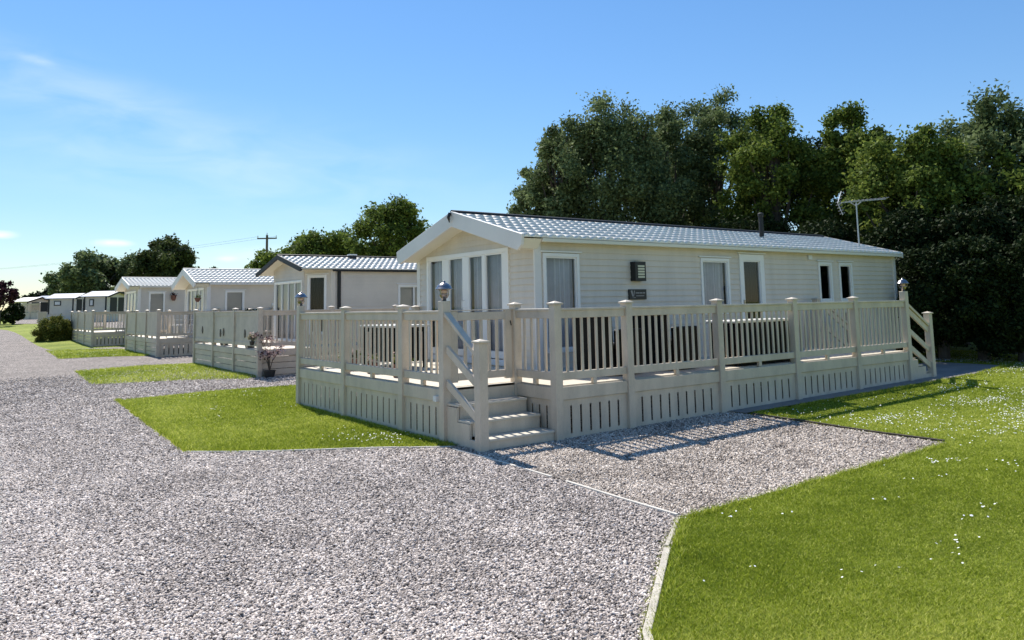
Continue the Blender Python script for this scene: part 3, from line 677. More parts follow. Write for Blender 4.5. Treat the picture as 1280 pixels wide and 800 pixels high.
def caravan(label, x0, L, y0, W_, xo, zf, ztip, zap, ytip, body='cladding', trim='fascia', roof='roof', front=None, side=None, gutter='soffit', fd=.24, loc=None, back_over=.06, chamfer=0, corner='fascia', pitch=.10):
    """front wall x=x0 facing the road; near side wall y=y0; roof overhangs forward to x=xo"""
    base = H(x0, y0); root = thing('static_caravan', label, 'caravan', (x0, y0, base), 'static caravans in the row')
    y1 = y0+W_; yc = (y0+y1)/2; zt = lambda s: 0
    slope = (zap-ztip)/(yc-ytip); we = ztip+slope*(y0-ytip)-.03      # wall height at side
    side_holes = [(a,b,c,d) for (a,b,c,d,_) in (side or [])]; front_holes = [(a,b,c,d) for (a,b,c,d,_) in (front or [])]
    Ws = Wall((x0+chamfer,y0,0),(1,0,0),(0,-1,0)); Wf = Wall((x0,y1,0),(0,-1,0),(-1,0,0))      # front: s runs from the far corner to the near corner
    m = MB(); lap(m, Ws, L-chamfer, zf, we, side_holes, pitch=pitch)
    top = lambda s: we + slope*min(s, W_-s)
    if chamfer:
        cw = W_-2*chamfer; Wf = Wall((x0,y1-chamfer,0),(0,-1,0),(-1,0,0))
        lap(m, Wf, cw, zf, we, front_holes, top=lambda s: top(s+chamfer), pitch=pitch)
        q = chamfer; r2 = math.sqrt(.5)
        Wc = Wall((x0,y0+q,0),(r2,-r2,0),(-r2,-r2,0)); lap(m, Wc, q/r2, zf, we+.02, [(.10,q/r2-.12,zf+.35,we-.16)], pitch=pitch)
        Wd = Wall((x0+q,y1,0),(-r2,-r2,0),(-r2,r2,0)); lap(m, Wd, q/r2, zf, we+.02, [(.10,q/r2-.12,zf+.35,we-.16)], pitch=pitch)
    else: lap(m, Wf, W_, zf, we, front_holes, top=top, pitch=pitch)
    m.quad((x0+chamfer,y1,zf),(x0+L,y1,zf),(x0+L,y1,we),(x0+chamfer,y1,we))
    m.poly([(x0+L,y0,zf),(x0+L,y1,zf),(x0+L,y1,we),(x0+L,yc,zap-.05),(x0+L,y0,we)])
    m.box((x0+.02,y0+.02+chamfer,zf-.05),(x0+L-.02,y1-.02-chamfer,zf))
    m.build('wall', M[body], root)
    if chamfer:
        window(root, Wc, .10, q/r2-.12, zf+.35, we-.16, curtain='room_dark_sheet', name='corner_window'); window(root, Wd, .10, q/r2-.12, zf+.35, we-.16, curtain='room_dark_sheet', name='corner_window')  # added dark sheets imitate the unlit room here
    # skirt below floor
    sk = MB(); sk.box((x0+.10+chamfer,y0+.08,base-.02),(x0+L-.05,y1-.08,zf-.052)); sk.build('underskirt', M[body], root)
    # corner trims
    cx = x0+chamfer; tb = [((cx-.022,y0-.030,zf),(cx+.11,y0-.001,we-.002)), ((x0+L-.09,y0-.030,zf),(x0+L+.012,y0-.001,we-.002))]
    if not chamfer: tb += [((x0-.022,y1-.10,zf),(x0-.001,y1+.016,we))]
    for q0, q1 in tb: MB().box(q0,q1).build('corner_trim', M[corner], root, .003)
    if trim == 'blacktrim':
        c = MB().tube([(cx+.22,y0-.045,we-.05),(cx+.22,y0-.045,zf-.3)], [.05,.05], 10); c.build('downpipe', M['blacktrim'], root)
    # roof
    xe = x0+L+back_over; y1t = y1+(y0-ytip)
    for ye in (ytip, y1t): roof_sheet(root, xo+.02, xe, yc, zap, ye, ztip, roof)
    r = MB().tube([(xo+.01,yc,zap+.005),(xe,yc,zap+.005)], [.055,.055], 8); r.build('ridge_cap', M['blacktrim' if trim=='blacktrim' or label.startswith('nearest') else roof], root)
    # bargeboards (front)
    th = .05; 
    for sgn, ye in ((0,ytip),(1,y1t)):
        b = MB(); yo = ye; pts = [(xo,yc,zap+.035),(xo,yo,ztip+.03),(xo,yo+(.02 if sgn==0 else -.02),ztip-fd*.55),(xo,yo+(.13 if sgn==0 else -.13),ztip+slope*.13-fd),(xo,yc,zap-fd+.01)]
        b.prism(pts, (th,0,0)); b.build('bargeboard', M[trim], root, .006)
        b = MB(); pts = [(xe,yc,zap+.03),(xe,yo,ztip+.03),(xe,yo,ztip-.10),(xe,yc,zap-.13)]; b.prism(pts, (.03,0,0)); b.build('bargeboard', M[trim], root, .004)
        sf = MB(); zin = ztip+slope*.13-fd+.03
        sf.quad((xo+th,yc,zap-fd+.03),(xo+th,yo+(.13 if sgn==0 else -.13),zin),(x0+chamfer+.02,yo+(.13 if sgn==0 else -.13),zin),(x0+chamfer+.02,yc,zap-fd+.03))
        sf.quad((xo+th,yo+(.13 if sgn==0 else -.13),zin),(xo+th,yo+(.01 if sgn==0 else -.01),ztip-.03),(x0+chamfer+.02,yo+(.01 if sgn==0 else -.01),ztip-.03),(x0+chamfer+.02,yo+(.13 if sgn==0 else -.13),zin))
        sf.build('soffit', M['soffit'], root)
        gg = MB(); yg = ye; k = 1 if sgn == 0 else -1
        gg.box((x0+chamfer+.03,yg-.0*k,ztip-.075),(xe,yg+.05*k,ztip-.018)); gg.box((x0+chamfer+.03,yg+.05*k,ztip-.05),(xe,(y0 if sgn==0 else y1),ztip-.035))
        gg.build('gutter', M['blacktrim' if trim=='blacktrim' else gutter], root, .004)
    for i, (a,b,c_,d,kw) in enumerate(side or []): window(root, Ws, a, b, c_, d, **kw)
    for i, (a,b,c_,d,kw) in enumerate(front or []): window(root, Wf, a, b, c_, d, **kw)
    return root, Ws, Wf

# nearest caravan
K1 = 1.046
sx = lambda v: CAM.x+K1*(v-CAM.x); sy = lambda v: CAM.y+K1*(v-CAM.y); sz = lambda v: CAM.z+K1*(v-CAM.z)
X0, Y0, W1 = sx(2.0), sy(1.6), 3.46*K1; yy1 = Y0+W1
fs = lambda y: yy1-sy(y)      # front wall coordinate
ws = lambda x: sx(x)-X0
front1 = [(fs(4.70), fs(2.21), .735, sz(2.565), dict(name='patio_doors', fw_=.07, hood=False, low=.90,
          splits=[(fs(4.62),fs(4.17)),(fs(3.97),fs(3.52)),(fs(3.35),fs(2.94)),(fs(2.86),fs(2.39))]))]
side1 = [(ws(2.14), ws(2.84), .95, sz(2.44), dict(curtain='curtain')),
         (ws(5.62), ws(6.39), 1.45, sz(2.44), dict(curtain='curtain')),
         (ws(6.68), ws(7.40), .735, sz(2.53), dict(name='side_door', fw_=.12, curtain='room_dark_sheet')),  # no real curtain: added black sheet for interior darkness
         (ws(9.18), ws(9.66), 1.62, sz(2.43), dict(curtain=None)),
         (ws(9.92), ws(10.42), 1.62, sz(2.43), dict(curtain=None))]
V1, Ws1, Wf1 = caravan('nearest and largest cream caravan with grey tiled roof and curtained patio doors', X0, 10.2*K1, Y0, W1, sx(1.65), .60, sz(2.66), sz(3.19), sy(1.42), front=front1, side=side1)
MB().box((X0+3.2,Y0+.9,.62),(X0+10.2,Y0+.93,2.5)).build('dark_room_panel', M['metal_dark'], V1)  # added black panel, makes the interior behind the glass look unlit
h = MB(); yh = fs(3.47)
for zz in (1.66,1.78): h.beam(Wf1(yh,zz,.02), Wf1(yh,zz,.07), .014, .014)
h.beam(Wf1(yh,1.65,.07), Wf1(yh,1.79,.07), .014, .014, up=(1,0,0)); h.build('door_handle', M['upvc'], V1)
xh = sx(6.74); MB().box((xh,Y0-.07,1.60),(xh+.14,Y0-.05,1.62)).box((xh,Y0-.052,1.56),(xh+.03,Y0-.03,1.70)).build('door_handle', M['steel'], V1)
a_ = sx(1.63); b_ = sy(3.33); zq = sz(3.19)
MB().tube([(a_,b_,zq),(a_-.03,b_,zq-.07),(a_-.01,b_,zq-.16)], [.03,.028,.006], 8).build('finial', M['metal_dark'], V1)
wl = MB(); wl.box((sx(3.93),Y0-.13,sz(2.03)),(sx(4.17),Y0-.008,sz(2.34))); wlo = wl.build('wall_light', M['metal_dark'], V1, .004)
for k in range(5):
    zz = sz(2.08)+.045*k; MB().box((sx(3.985),Y0-.137,zz),(sx(4.13),Y0-.129,zz+.030)).build('lens', M['lampglow'], wlo)
px0 = sx(3.86)-3.86; pz0 = sz(1.8)-1.8
pl = MB().box((3.86+px0,Y0-.045,1.735+pz0),(4.26+px0,Y0-.014,1.905+pz0)).build('name_plaque', M['metal_dark'], V1)
pm = MB(); yp = Y0-.048
for pts in ([(3.885,1.88),(3.925,1.89),(3.945,1.80),(3.925,1.78)],[(3.945,1.79),(3.965,1.88),(3.985,1.885),(3.955,1.77)],[(3.90,1.76),(4.0,1.775),(3.99,1.76)]): pm.poly([(x+px0,yp,z+pz0) for x,z in pts])
for (a,b,z,hh) in [(4.0,4.09,1.835,.018),(4.10,4.16,1.835,.018),(4.17,4.225,1.835,.018),(4.01,4.20,1.79,.012)]: pm.quad((a+px0,yp,z+pz0),(b+px0,yp,z+pz0),(b+px0,yp,z+hh+pz0),(a+px0,yp,z+hh+pz0))
pm.build('lettering', weather('plaque_grey', (.32,.30,.28), .5), pl)
MB().box((sx(8.84),Y0-.05,sz(2.47)),(sx(8.96),Y0-.012,sz(2.56))).build('wall_vent', M['white_plastic'], V1, .004)
MB().lathe((sx(8.75),sy(2.55),sz(2.90)), [(.16,0),(.08,.06),(.05,.08),(.05,.55),(.065,.57),(.065,.62),(.03,.64)], 12).build('flue', M['blacktrim'], V1)
ax, ay, az = sx(11.52), sy(2.0), sz(3.84); ao = MB().tube([(ax,ay,2.82),(ax,ay,az)], [.018,.015], 8).build('aerial_mast', M['galv'], V1)
dirv = Vector((.82,-.57,.07)).normalized(); c0 = Vector((ax,ay,az+.02))
bm_ = MB().beam(c0-dirv*.42, c0+dirv*.72, .012, .012)
for k in range(11):
    c = c0+dirv*(-.30+.10*k); bm_.tube([c-Vector((.10,.14,-.02)), c+Vector((.10,.14,.02))], [.006,.006], 5)
bm_.tube([c0-dirv*.12+Vector((0,0,-.02)), c0+Vector((0,0,-.10)), c0+dirv*.12+Vector((0,0,-.02))], [.012,.012,.012], 6)
rf = c0-dirv*.44
for sg in (1,-1):
    a = rf; b = rf+Vector((.02,.05,.28*sg))+dirv*(.14); bm_.beam(a, b, .014, .014, up=(0,1,0))
    for k in range(4):
        c = a+(b-a)*(k+.5)/4; bm_.tube([c-Vector((.08,.11,0)), c+Vector((.08,.11,0))], [.006,.006], 5)
bm_.build('aerial_array', M['galv'], ao)

# second caravan (black trimmed)
Y2, W2_, X2 = 12.75, 3.6, 2.98
f2 = W2_-1.1
V2, Ws2, Wf2 = caravan('second caravan in the row, with black trimmed roof and a bay front', X2, 9.0, Y2, W2_, 2.62, .66, 2.80, 3.25, 12.62, body='cladding2', trim='blacktrim', roof='roof', fd=.11, chamfer=.55,
    front=[(.15, f2-.12, .80, 2.52, dict(name='patio_doors', fw_=.05, panes=4, hood=False, curtain='curtain_pale'))],
    side=[(2.05,3.1,1.62,2.36,dict(panes=2,curtain=None,blind=True))], corner='cladding2')
for (x, s) in ((4.75,.22),(6.6,.24)):
    b = MB().box((x,14.25,3.16),(x+s,14.42,3.30)).build('roof_vent', M['blacktrim'], V2, .004)
    MB().box((x-.01,14.24,3.30),(x+s+.01,14.43,3.335)).build('vent_cover', M['white_plastic'], b)
# third
V3, Ws3, Wf3 = caravan('third caravan in the row, with a deep gabled canopy and a side window blind', 2.55, 9.0, 21.75, 3.3, 2.05, .72, 2.74, 3.30, 21.58, body='cladding2', fd=.22,
    front=[(.4,2.9,.85,2.58,dict(name='patio_doors',panes=4,fw_=.06,hood=False))],
    side=[(.62,1.32,1.60,2.46,dict(curtain=None,blind=True)),], gutter='fascia')
MB().box((5.0,21.65,2.08),(5.16,21.74,2.34)).build('wall_lamp', M['terracotta'], V3)
MB().box((4.9,21.69,1.88),(5.3,21.735,1.97)).build('name_plate', M['white_plastic'], V3)
# fourth
V4, Ws4, Wf4 = caravan('fourth caravan in the row, sage grey with a pale roof beside the dark bushy tree', 1.95, 9.0, 31.5, 3.5, 1.5, .80, 2.95, 3.38, 31.32, body='cladding3', fd=.22,
    front=[(.4,3.1,.9,2.75,dict(name='patio_doors',panes=3,fw_=.07,hood=False))], side=[(.45,1.15,1.65,2.66,dict(curtain=None,blind=True))], gutter='fascia')

# ------------------------------------------------------------------ neighbour decks
def deck_n(label, xf, ys, xs, zd, m, front_kind, side_kind, skirt_kind_f, skirt_kind_s, extra_back=True):
    D = Deck(label, (xf, ys[0], H(xf,ys[0])), m, zd)
    for y in ys: D.post(xf, y)
    for x in xs[1:]: D.post(x, ys[0])
    for a, b in zip(ys, ys[1:]): D.rail((xf,a),(xf,b), front_kind); D.skirt((xf,a),(xf,b), skirt_kind_f, out=1)
    for a, b in zip(xs, xs[1:]): D.rail((a,ys[0]),(b,ys[0]), side_kind); D.skirt((a,ys[0]),(b,ys[0]), skirt_kind_s, out=-1)
    xe, ye = xs[-1], ys[-1]
    D.floor([(xf+.02,ys[0]+.02),(xe,ys[0]+.02),(xe,ye-.02),(xf+.02,ye-.02)]); D.rail((xf,ye),(min(xe,xf+1.6),ye)); D.post(min(xe,xf+1.6), ye); D.finish(); return D
D2 = deck_n('grey beige decking with solid road side panels and a potted blossom at its corner', 1.10, [11.2,13.2,15.2,17.3], [1.10,2.9,4.7], .76, 'deck_grey', 'solid', 'bal', 'boards', 'boards')
D3 = deck_n('third decking with plain beige solid panels and a slotted side skirt', .90, [21.6,23.6,25.6,27.6], [.90,2.9,4.9], .80, 'panel_cream', 'solid', 'bal', 'boards', 'slots')
D4 = deck_n('fourth decking beside the golden bush, solid panels and white side balusters', .25, [32.4,35.0,37.6,40.4], [.25,2.2,4.2], .87, 'panel_cream', 'solid', 'bal', 'boards', 'slots')
# small black silhouettes of birds fixed to the second deck's panels
for (y, z) in ((16.4,1.16),(14.5,1.10),(14.2,1.13),(12.3,1.12)):
    b = MB(); x = 1.10-.018
    b.prism([(x,y-.03,z-.09),(x,y+.02,z-.10),(x,y+.06,z-.02),(x,y+.04,z+.06),(x,y+.01,z+.11),(x,y-.03,z+.07),(x,y-.05,z+.0)], (-.012,0,0)); b.build('bird_silhouette', M['metal_dark'], D2.root)

# ------------------------------------------------------------------ garden furniture
def armchair(x, y, z, label):
    t = thing('garden_chair', label, 'chair', (x,y,z), 'black rattan chairs on the nearest decking')
    MB().box((x,y-.30,z+.04),(x+.60,y+.30,z+.36)).build('seat_base', M['black'], t, .01)
    MB().prism([(x-.02,y-.33,z+.02),(x+.10,y-.33,z+.02),(x+.06,y-.33,z+.86),(x-.10,y-.33,z+.86)], (0,.66,0)).build('backrest', M['black'], t, .015)
    for s in (-1,1): MB().box((x+.10,y+s*.33-.035,z+.02),(x+.62,y+s*.33+.035,z+.62)).build('armrest', M['black'], t, .015)
    MB().box((x+.09,y-.28,z+.365),(x+.60,y+.28,z+.44)).build('cushion', M['cushion'], t, .02)
    return t
armchair(2.30, .72, ZD+.004, 'black rattan armchair nearest the steps, behind the first full railing bay')
armchair(3.42, .72, ZD+.004, 'black rattan armchair behind the second railing post, below the name plaque')
t = thing('storage_bench', 'long black rattan storage box with a pale lid below the caravan side door', 'storage box', (4.64,.12,ZD+.004), 'black rattan pieces')
MB().box((4.64,.14,ZD+.006),(6.14,.66,ZD+.64)).build('box', M['black'], t, .01); MB().box((4.61,.11,ZD+.642),(6.17,.69,ZD+.68)).build('lid', M['lid'], t, .008)
def table(x0, y0, x1, y1, z, h, label):
    t = thing('garden_table', label, 'table', ((x0+x1)/2,(y0+y1)/2,z))
    MB().box((x0,y0,z+h-.035),(x1,y1,z+h)).build('table_top', M['lid'], t, .006)
    MB().box((x0+.04,y0+.04,z+h-.11),(x1-.04,y1-.04,z+h-.037)).build('apron', M['black'], t)
    for a in (x0+.07,x1-.07):
        for b in (y0+.07,y1-.07): MB().box((a-.03,b-.03,z),(a+.03,b+.03,z+h-.112)).build('leg', M['black'], t)
    MB().box((x0+.14,y0+.14,z+.10),(x1-.14,y1-.14,z+h-.114)).build('stowed_seats', M['black'], t, .01)
    return t
table(.80, 3.75, 1.5, 5.0, ZD+.004, .69, 'black rattan cube table with a pale top in front of the patio doors')
# leaves helper --------------------------------------------------------------------------------------------
def leaf_cloud(centers, radii, n, size, flat=.8, aspect=.6):
    c = np.array(centers); r = np.array(radii); w_ = r**2; w_ = w_/w_.sum(); idx = rng.choice(len(c), n, p=w_)
    v = rng.normal(size=(n,3)); v /= np.linalg.norm(v,axis=1)[:,None]; rr = r[idx]*np.minimum(np.sqrt(rng.chisquare(3,n))*.50,1.9)
    P = c[idx]+v*rr[:,None]*np.array([1,1,flat]); 
    nrm = v*.18+rng.normal(size=(n,3))*.75+np.array([0,0,.45]); nrm /= np.linalg.norm(nrm,axis=1)[:,None]
    a = np.cross(nrm, rng.normal(size=(n,3))); a /= np.linalg.norm(a,axis=1)[:,None]; b = np.cross(nrm, a)
    s = size*(.6+.8*rng.random(n))[:,None]; A, B = a*s*.5, b*s*.5*aspect
    Q = np.stack([P-A, P-A*.1-B, P+A, P-A*.1+B],1).reshape(-1,3)
    ct = rng.random(len(c)); t = np.clip(.22+.38*ct[idx]+rng.normal(0,.2,n),0,1)
    return Q, np.arange(4*n).reshape(-1,4), np.repeat(t,4)
def pot_plant(name, label, cat, x, y, z, pr, ph, potm, spread, hgt, n, size, leafm, petals=None):
    t = thing(name, label, cat, (x,y,z))
    MB().lathe((x,y,z), [(pr*.72,0),(pr,ph*.9),(pr*1.08,ph*.92),(pr*1.08,ph),(pr*.9,ph),(pr*.9,ph*.93)], 16).build('pot', M[potm], t)
    cs = []; st = MB()
    for k in range(9):
        a = random.random()*6.28; r = spread*random.random()**.5; zz = z+ph+hgt*random.uniform(.35,1); p = (x+r*cos(a), y+r*sin(a), zz); cs.append(p)
        st.tube([(x,y,z+ph*.9),(x+r*.3*cos(a),y+r*.3*sin(a),z+ph+(zz-z-ph)*.5),p], [.012,.008,.004], 5)
    st.build('stem', M['bark'], t)
    Q,F,T = leaf_cloud(cs, [spread*.38]*9, n, size); npmesh('foliage', Q, F, 4, leafm, T, t)
    if petals: Q,F,T = leaf_cloud(cs, [spread*.42]*9, petals, size*1.1); npmesh('blossom', Q, F, 4, 'petal', T, t)
pot_plant('flower_pot','terracotta pot of flowers on the nearest decking left of the lamp post','plant pot', .32,2.6,ZD+.004,.11,.17,'terracotta',.13,.12,220,.05,'leaf_green',90)
pot_plant('flower_pot','small terracotta flower pot by the middle front railing post','plant pot', .34,3.5,ZD+.004,.10,.15,'terracotta',.12,.10,200,.05,'leaf_green',90)
pot_plant('flower_pot','terracotta pot with pale blooms behind the second front railing bay','plant pot', .34,4.3,ZD+.004,.12,.17,'terracotta',.14,.12,220,.05,'leaf_green',120)
zz = H(.95,10.85)+.012
pot_plant('potted_tree','small blossoming tree in a black pot beside the panelled decking corner','potted tree', 1.28,11.0,zz,.14,.17,'pot_black',.34,.98,170,.05,'leaf_purple',420)
pot_plant('planter','small black planter standing on the panelled decking behind its rail','planter', 1.30,14.9,.765,.15,.75,'pot_black',.14,.15,140,.06,'leaf_dark')
pot_plant('planter','dark planter with a low plant on the panelled decking near its corner','planter', 1.30,12.6,.765,.16,.78,'pot_black',.2,.14,200,.07,'leaf_dark')
pot_plant('wall_planter','dry tufted grass in a small holder at the corner of the panelled decking','planter', .99,11.42,.86,.06,.10,'pot_black',.11,.14,260,.06,'dry_grass')
def plastic_chair(x, y, z, rot, label):
    t = thing('plastic_chair', label, 'chair', (x,y,z), 'white chairs on the third decking'); m = M['white_plastic']
    c, s = cos(rot), sin(rot); T = lambda a,b,h: (x+a*c-b*s, y+a*s+b*c, z+h)
    MB().prism([T(-.22,-.22,.42),T(.22,-.22,.42),T(.22,.22,.42),T(-.22,.22,.42)], (0,0,.03)).build('seat', m, t)
    MB().prism([T(-.22,-.22,.46),T(-.22,.22,.46),T(-.28,.20,.88),T(-.28,-.20,.88)], Vector(T(.03,0,0))-Vector(T(0,0,0))).build('backrest', m, t)
    for a in (-.19,.19):
        for b in (-.19,.19): MB().beam(T(a*1.15,b*1.15,0),T(a,b,.42),.035,.035,up=(1,0,0)).build('leg', m, t)
    for b in (-.23,.23): MB().beam(T(-.22,b,.64),T(.2,b,.62),.04,.025).build('armrest', m, t)
plastic_chair(1.6,22.2,.80,.4,'white plastic chair nearer the solid panels on the third decking')
plastic_chair(2.35,22.3,.80,2.6,'white plastic chair further from the solid panels on the third decking')
plastic_chair(1.7,33.0,.87,1.0,'white plastic chair behind the balusters of the fourth decking')
# hanging basket by the third caravan's porch
t = thing('hanging_basket','terracotta coloured hanging basket under the third caravan canopy','hanging basket',(2.25,21.9,2.05))
MB().lathe((2.25,21.9,2.05), [(.04,0),(.09,.07),(.12,.15),(.10,.15)], 12).build('basket', M['terracotta'], t); MB().tube([(2.25,21.9,2.25),(2.25,21.9,2.60)],[.008,.008],5).build('chain', M['metal_dark'], t)
Q,F,T = leaf_cloud([(2.25,21.9,2.23)],[.10],90,.05); npmesh('foliage',Q,F,4,'leaf_green',T,t)
t = thing('wall_basket','dark red wall basket on the side of the fourth caravan','wall basket',(3.45,31.4,2.3))
MB().lathe((3.45,31.36,2.25), [(.06,0),(.11,.10),(.13,.26),(.11,.26)], 10).build('basket', M['terracotta'], t)
Q,F,T = leaf_cloud([(3.45,31.36,2.55)],[.12],90,.07); npmesh('foliage',Q,F,4,'leaf_purple',T,t)

# ------------------------------------------------------------------ trees
def tree(label, px, D, top, half, leafm='leaf_green', n=30000, size=.15, low=.18, kind='tree', group='trees behind the caravans', nclump=95, sparse=1., name='broadleaf_tree', peaks=0, dy=0, squash=1.):
    x, y = bearing(px, D); g = H(x, y); zt = height_at(px, top, D); Hh = zt-g; rad = half/FPX*D*1.02
    t = thing(name, label, kind, (x,y,g), group)
    zb = g+Hh*low; cz = (zt+zb)/2; hz = (zt-zb)/2
    cs, rs = [], []; lobes = [(random.uniform(0,6.28), random.uniform(-.9,.9), random.uniform(.14,.30)) for _ in range(9)]
    for k in range(nclump):
        a = random.random()*2*pi; b = math.asin(random.uniform(-1,1)); rr = random.uniform(.35,1)**.5
        bump = 1+sum(l*math.exp(-((math.remainder(a-la,2*pi))**2+(b-lb)**2)/.22) for la,lb,l in lobes)-.22
        bump = min(bump*random.uniform(.85,1.08), 1.08); rr *= bump
        cr = min(rad,hz)*random.uniform(.12,.24)
        R_ = (rad*1.06-cr*.6)*rr*cos(b)*(1 if b > 0 else squash); p = (x+R_*cos(a), y+R_*sin(a), cz+(hz*1.06-cr*.5)*min(rr,1.05)*sin(b)); cs.append(p); rs.append(cr)
    for k in range(peaks):
        a = random.random()*2*pi; q = random.random()*.55*rad; cs.append((x+q*cos(a), y+q*sin(a), zt-rad*random.uniform(.15,.45)*(1+q/rad))); rs.append(rad*random.uniform(.08,.13))
    Q,F,T = leaf_cloud(cs, rs, n, size, .85); npmesh('crown', Q, F, 4, leafm, T, t)
    tr = MB(); r0 = .035*Hh*.5+.06; tr.tube([(x,y,g-.1),(x+.05,y,g+Hh*.2),(x-.08,y+.06,g+Hh*.45),(x,y,g+Hh*.75)], [r0*1.25,r0,r0*.7,r0*.3], 9); tr.build('trunk', M['bark'], t)
    li = MB()
    for k in range(26):
        p = Vector(cs[random.randrange(len(cs))]); z0 = g+Hh*random.uniform(.15,.5); z0 = min(z0, p.z-.2); q = Vector((x,y,z0)); mid = q*.5+p*.5+Vector((random.uniform(-.25,.25),random.uniform(-.25,.25),random.uniform(-.1,.35)))
        li.tube([q, mid, p], [r0*.42, r0*.22, r0*.07], 6)
    li.build('limbs', M['bark'], t)
    return t
# tall belt behind the nearest caravan
tree('leftmost grey green tree of the tall belt, low lobe over the caravan roof', 664, 31, 188, 42, 'leaf_ash', 28000, .13, .1, nclump=60)
tree('grey green rounded tree second from the left in the tall belt', 704, 30, 126, 56, 'leaf_ash', 40000, .13, .1)
tree('broad dense grey green tree third in the tall belt, above the caravan roof', 772, 29.5, 100, 86, 'leaf_ash', 70000, .12, .1, nclump=170)
tree('narrower grey green tree fourth in the tall belt, beside the open crowned one', 842, 31, 112, 50, 'leaf_ash', 34000, .12, .1, nclump=90)
tree('mid green tree between the spiky topped tree and the yellow green one', 1122, 29, 130, 42, 'leaf_green', 30000, .12, .05, nclump=80)
tree('tall open tree with sky showing between its branches in the tall belt', 902, 33, 92, 66, 'leaf_ash', 36000, .13, .22, nclump=125)
tree('tall mid green tree behind the black flue in the tall belt', 980, 29, 92, 70, 'leaf_green', 48000, .13, .08, nclump=110)
tree('spiky topped mid green tree behind the television aerial', 1080, 30, 100, 52, 'leaf_green', 40000, .13, .05, nclump=90)
tree('yellow green bushy tree right of the television aerial', 1155, 25, 138, 74, 'leaf_green', 46000, .13, .05, nclump=110)
tree('grey green tall tree at the right edge of the photo', 1262, 27, 92, 80, 'leaf_ash', 50000, .13, .05, nclump=120)
tree('tree beyond the right edge whose crown joins the tall belt', 1370, 26, 100, 90, 'leaf_green', 40000, .14, .05, nclump=100)
tree('tree filling the back of the belt behind the open crowned tree', 850, 38, 150, 80, 'leaf_ash', 30000, .17, .05, nclump=80)
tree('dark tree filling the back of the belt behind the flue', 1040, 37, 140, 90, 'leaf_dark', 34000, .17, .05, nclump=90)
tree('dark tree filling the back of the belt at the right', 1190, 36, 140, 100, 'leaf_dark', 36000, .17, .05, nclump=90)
# dark undergrowth below the belt
us = [(1120,21.6,300,60),(1175,20.6,290,52),(1225,20.4,270,52),(1275,20.4,280,50),(1330,20.8,270,60)]
lb = ['dark undergrowth shrub just right of the caravan end under the tall belt','second dark undergrowth shrub right of the caravan end','third dark undergrowth shrub from the caravan end, behind the path tip','dark undergrowth shrub at the right edge of the lawn','dark undergrowth shrub just past the right edge of the photo']
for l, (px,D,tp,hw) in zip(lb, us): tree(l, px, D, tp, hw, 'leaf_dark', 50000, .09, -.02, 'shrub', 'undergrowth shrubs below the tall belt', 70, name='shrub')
us = [(690,27,262,70),(810,27,262,75),(930,27,255,75),(1040,25,250,72),(1150,23.5,235,70),(1260,23,220,75),(1200,27,200,80)]
lb = ['dark shrub behind the roof below the leftmost belt trees','dark shrub behind the roof below the broad grey green tree','dark shrub behind the roof left of the black flue','dark shrub behind the roof left of the television aerial','dark tall shrub between the caravan end and the yellow green tree','dark tall shrub below the grey green tree at the right','dark shrub deep behind the undergrowth at the right']
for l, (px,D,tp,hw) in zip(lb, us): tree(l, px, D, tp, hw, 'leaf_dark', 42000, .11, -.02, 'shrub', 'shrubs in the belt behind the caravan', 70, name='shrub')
# trees further left
tree('round green tree rising behind the black trimmed caravan', 490, 44, 244, 54, 'leaf_green', 40000, .17, .1)
tree('lower green tree right of the round one, behind the nearest caravan gable', 548, 50, 262, 38, 'leaf_green', 14000, .2, .1, nclump=50)
tree('low feathery tree above the black trimmed roof', 392, 52, 283, 58, 'leaf_green', 32000, .2, .15)
tree('small low tree between the utility pole and the black trimmed roof', 338, 60, 310, 42, 'leaf_green', 14000, .24, .1, nclump=50)
tree('low tree filling between the feathery tree and the round tree', 440, 56, 297, 42, 'leaf_green', 12000, .22, .1, nclump=50)
tree('dark round tree above the third and fourth caravans', 205, 100, 290, 46, 'leaf_mid', 34000, .38, .1, nclump=80)
tree('sloping grey green tree left of the dark round tree', 128, 118, 308, 50, 'leaf_ash', 30000, .45, .05, nclump=80)
tree('smaller shoulder of foliage at the left of the sloping tree', 96, 122, 333, 34, 'leaf_ash', 14000, .45, .05, nclump=50)
tree('distant low tree right of the dark round tree', 262, 120, 329, 20, 'leaf_dark', 8000, .35, .05, nclump=40)
tree('distant dark low tree left of the caravans far down the road', 38, 135, 360, 20, 'leaf_dark', 8000, .4, 0, nclump=40)
tree('distant dark low tree beside the sloping tree far down the road', 60, 140, 357, 16, 'leaf_dark', 8000, .4, 0, nclump=40)
tree('purple leaved tree at the left edge of the photo', -2, 75, 343, 17, 'leaf_purple', 2400, .26, .3, nclump=42)
tree('dark evergreen shrub below the purple leaved tree', 17, 78, 378, 13, 'leaf_dark', 9000, .2, -.02, 'shrub', None, 40, name='shrub')
tree('low grey shrub at the left edge of the photo', 0, 80, 388, 12, 'leaf_ash', 5000, .2, -.02, 'shrub', None, 30, name='shrub')
bx, by = bearing(70, 47.5)
tree('golden yellow green bush beside the fourth decking', 70, 47.5, 390, 19, 'leaf_gold', 34000, .08, -.55, 'bush', None, 110, name='bush')

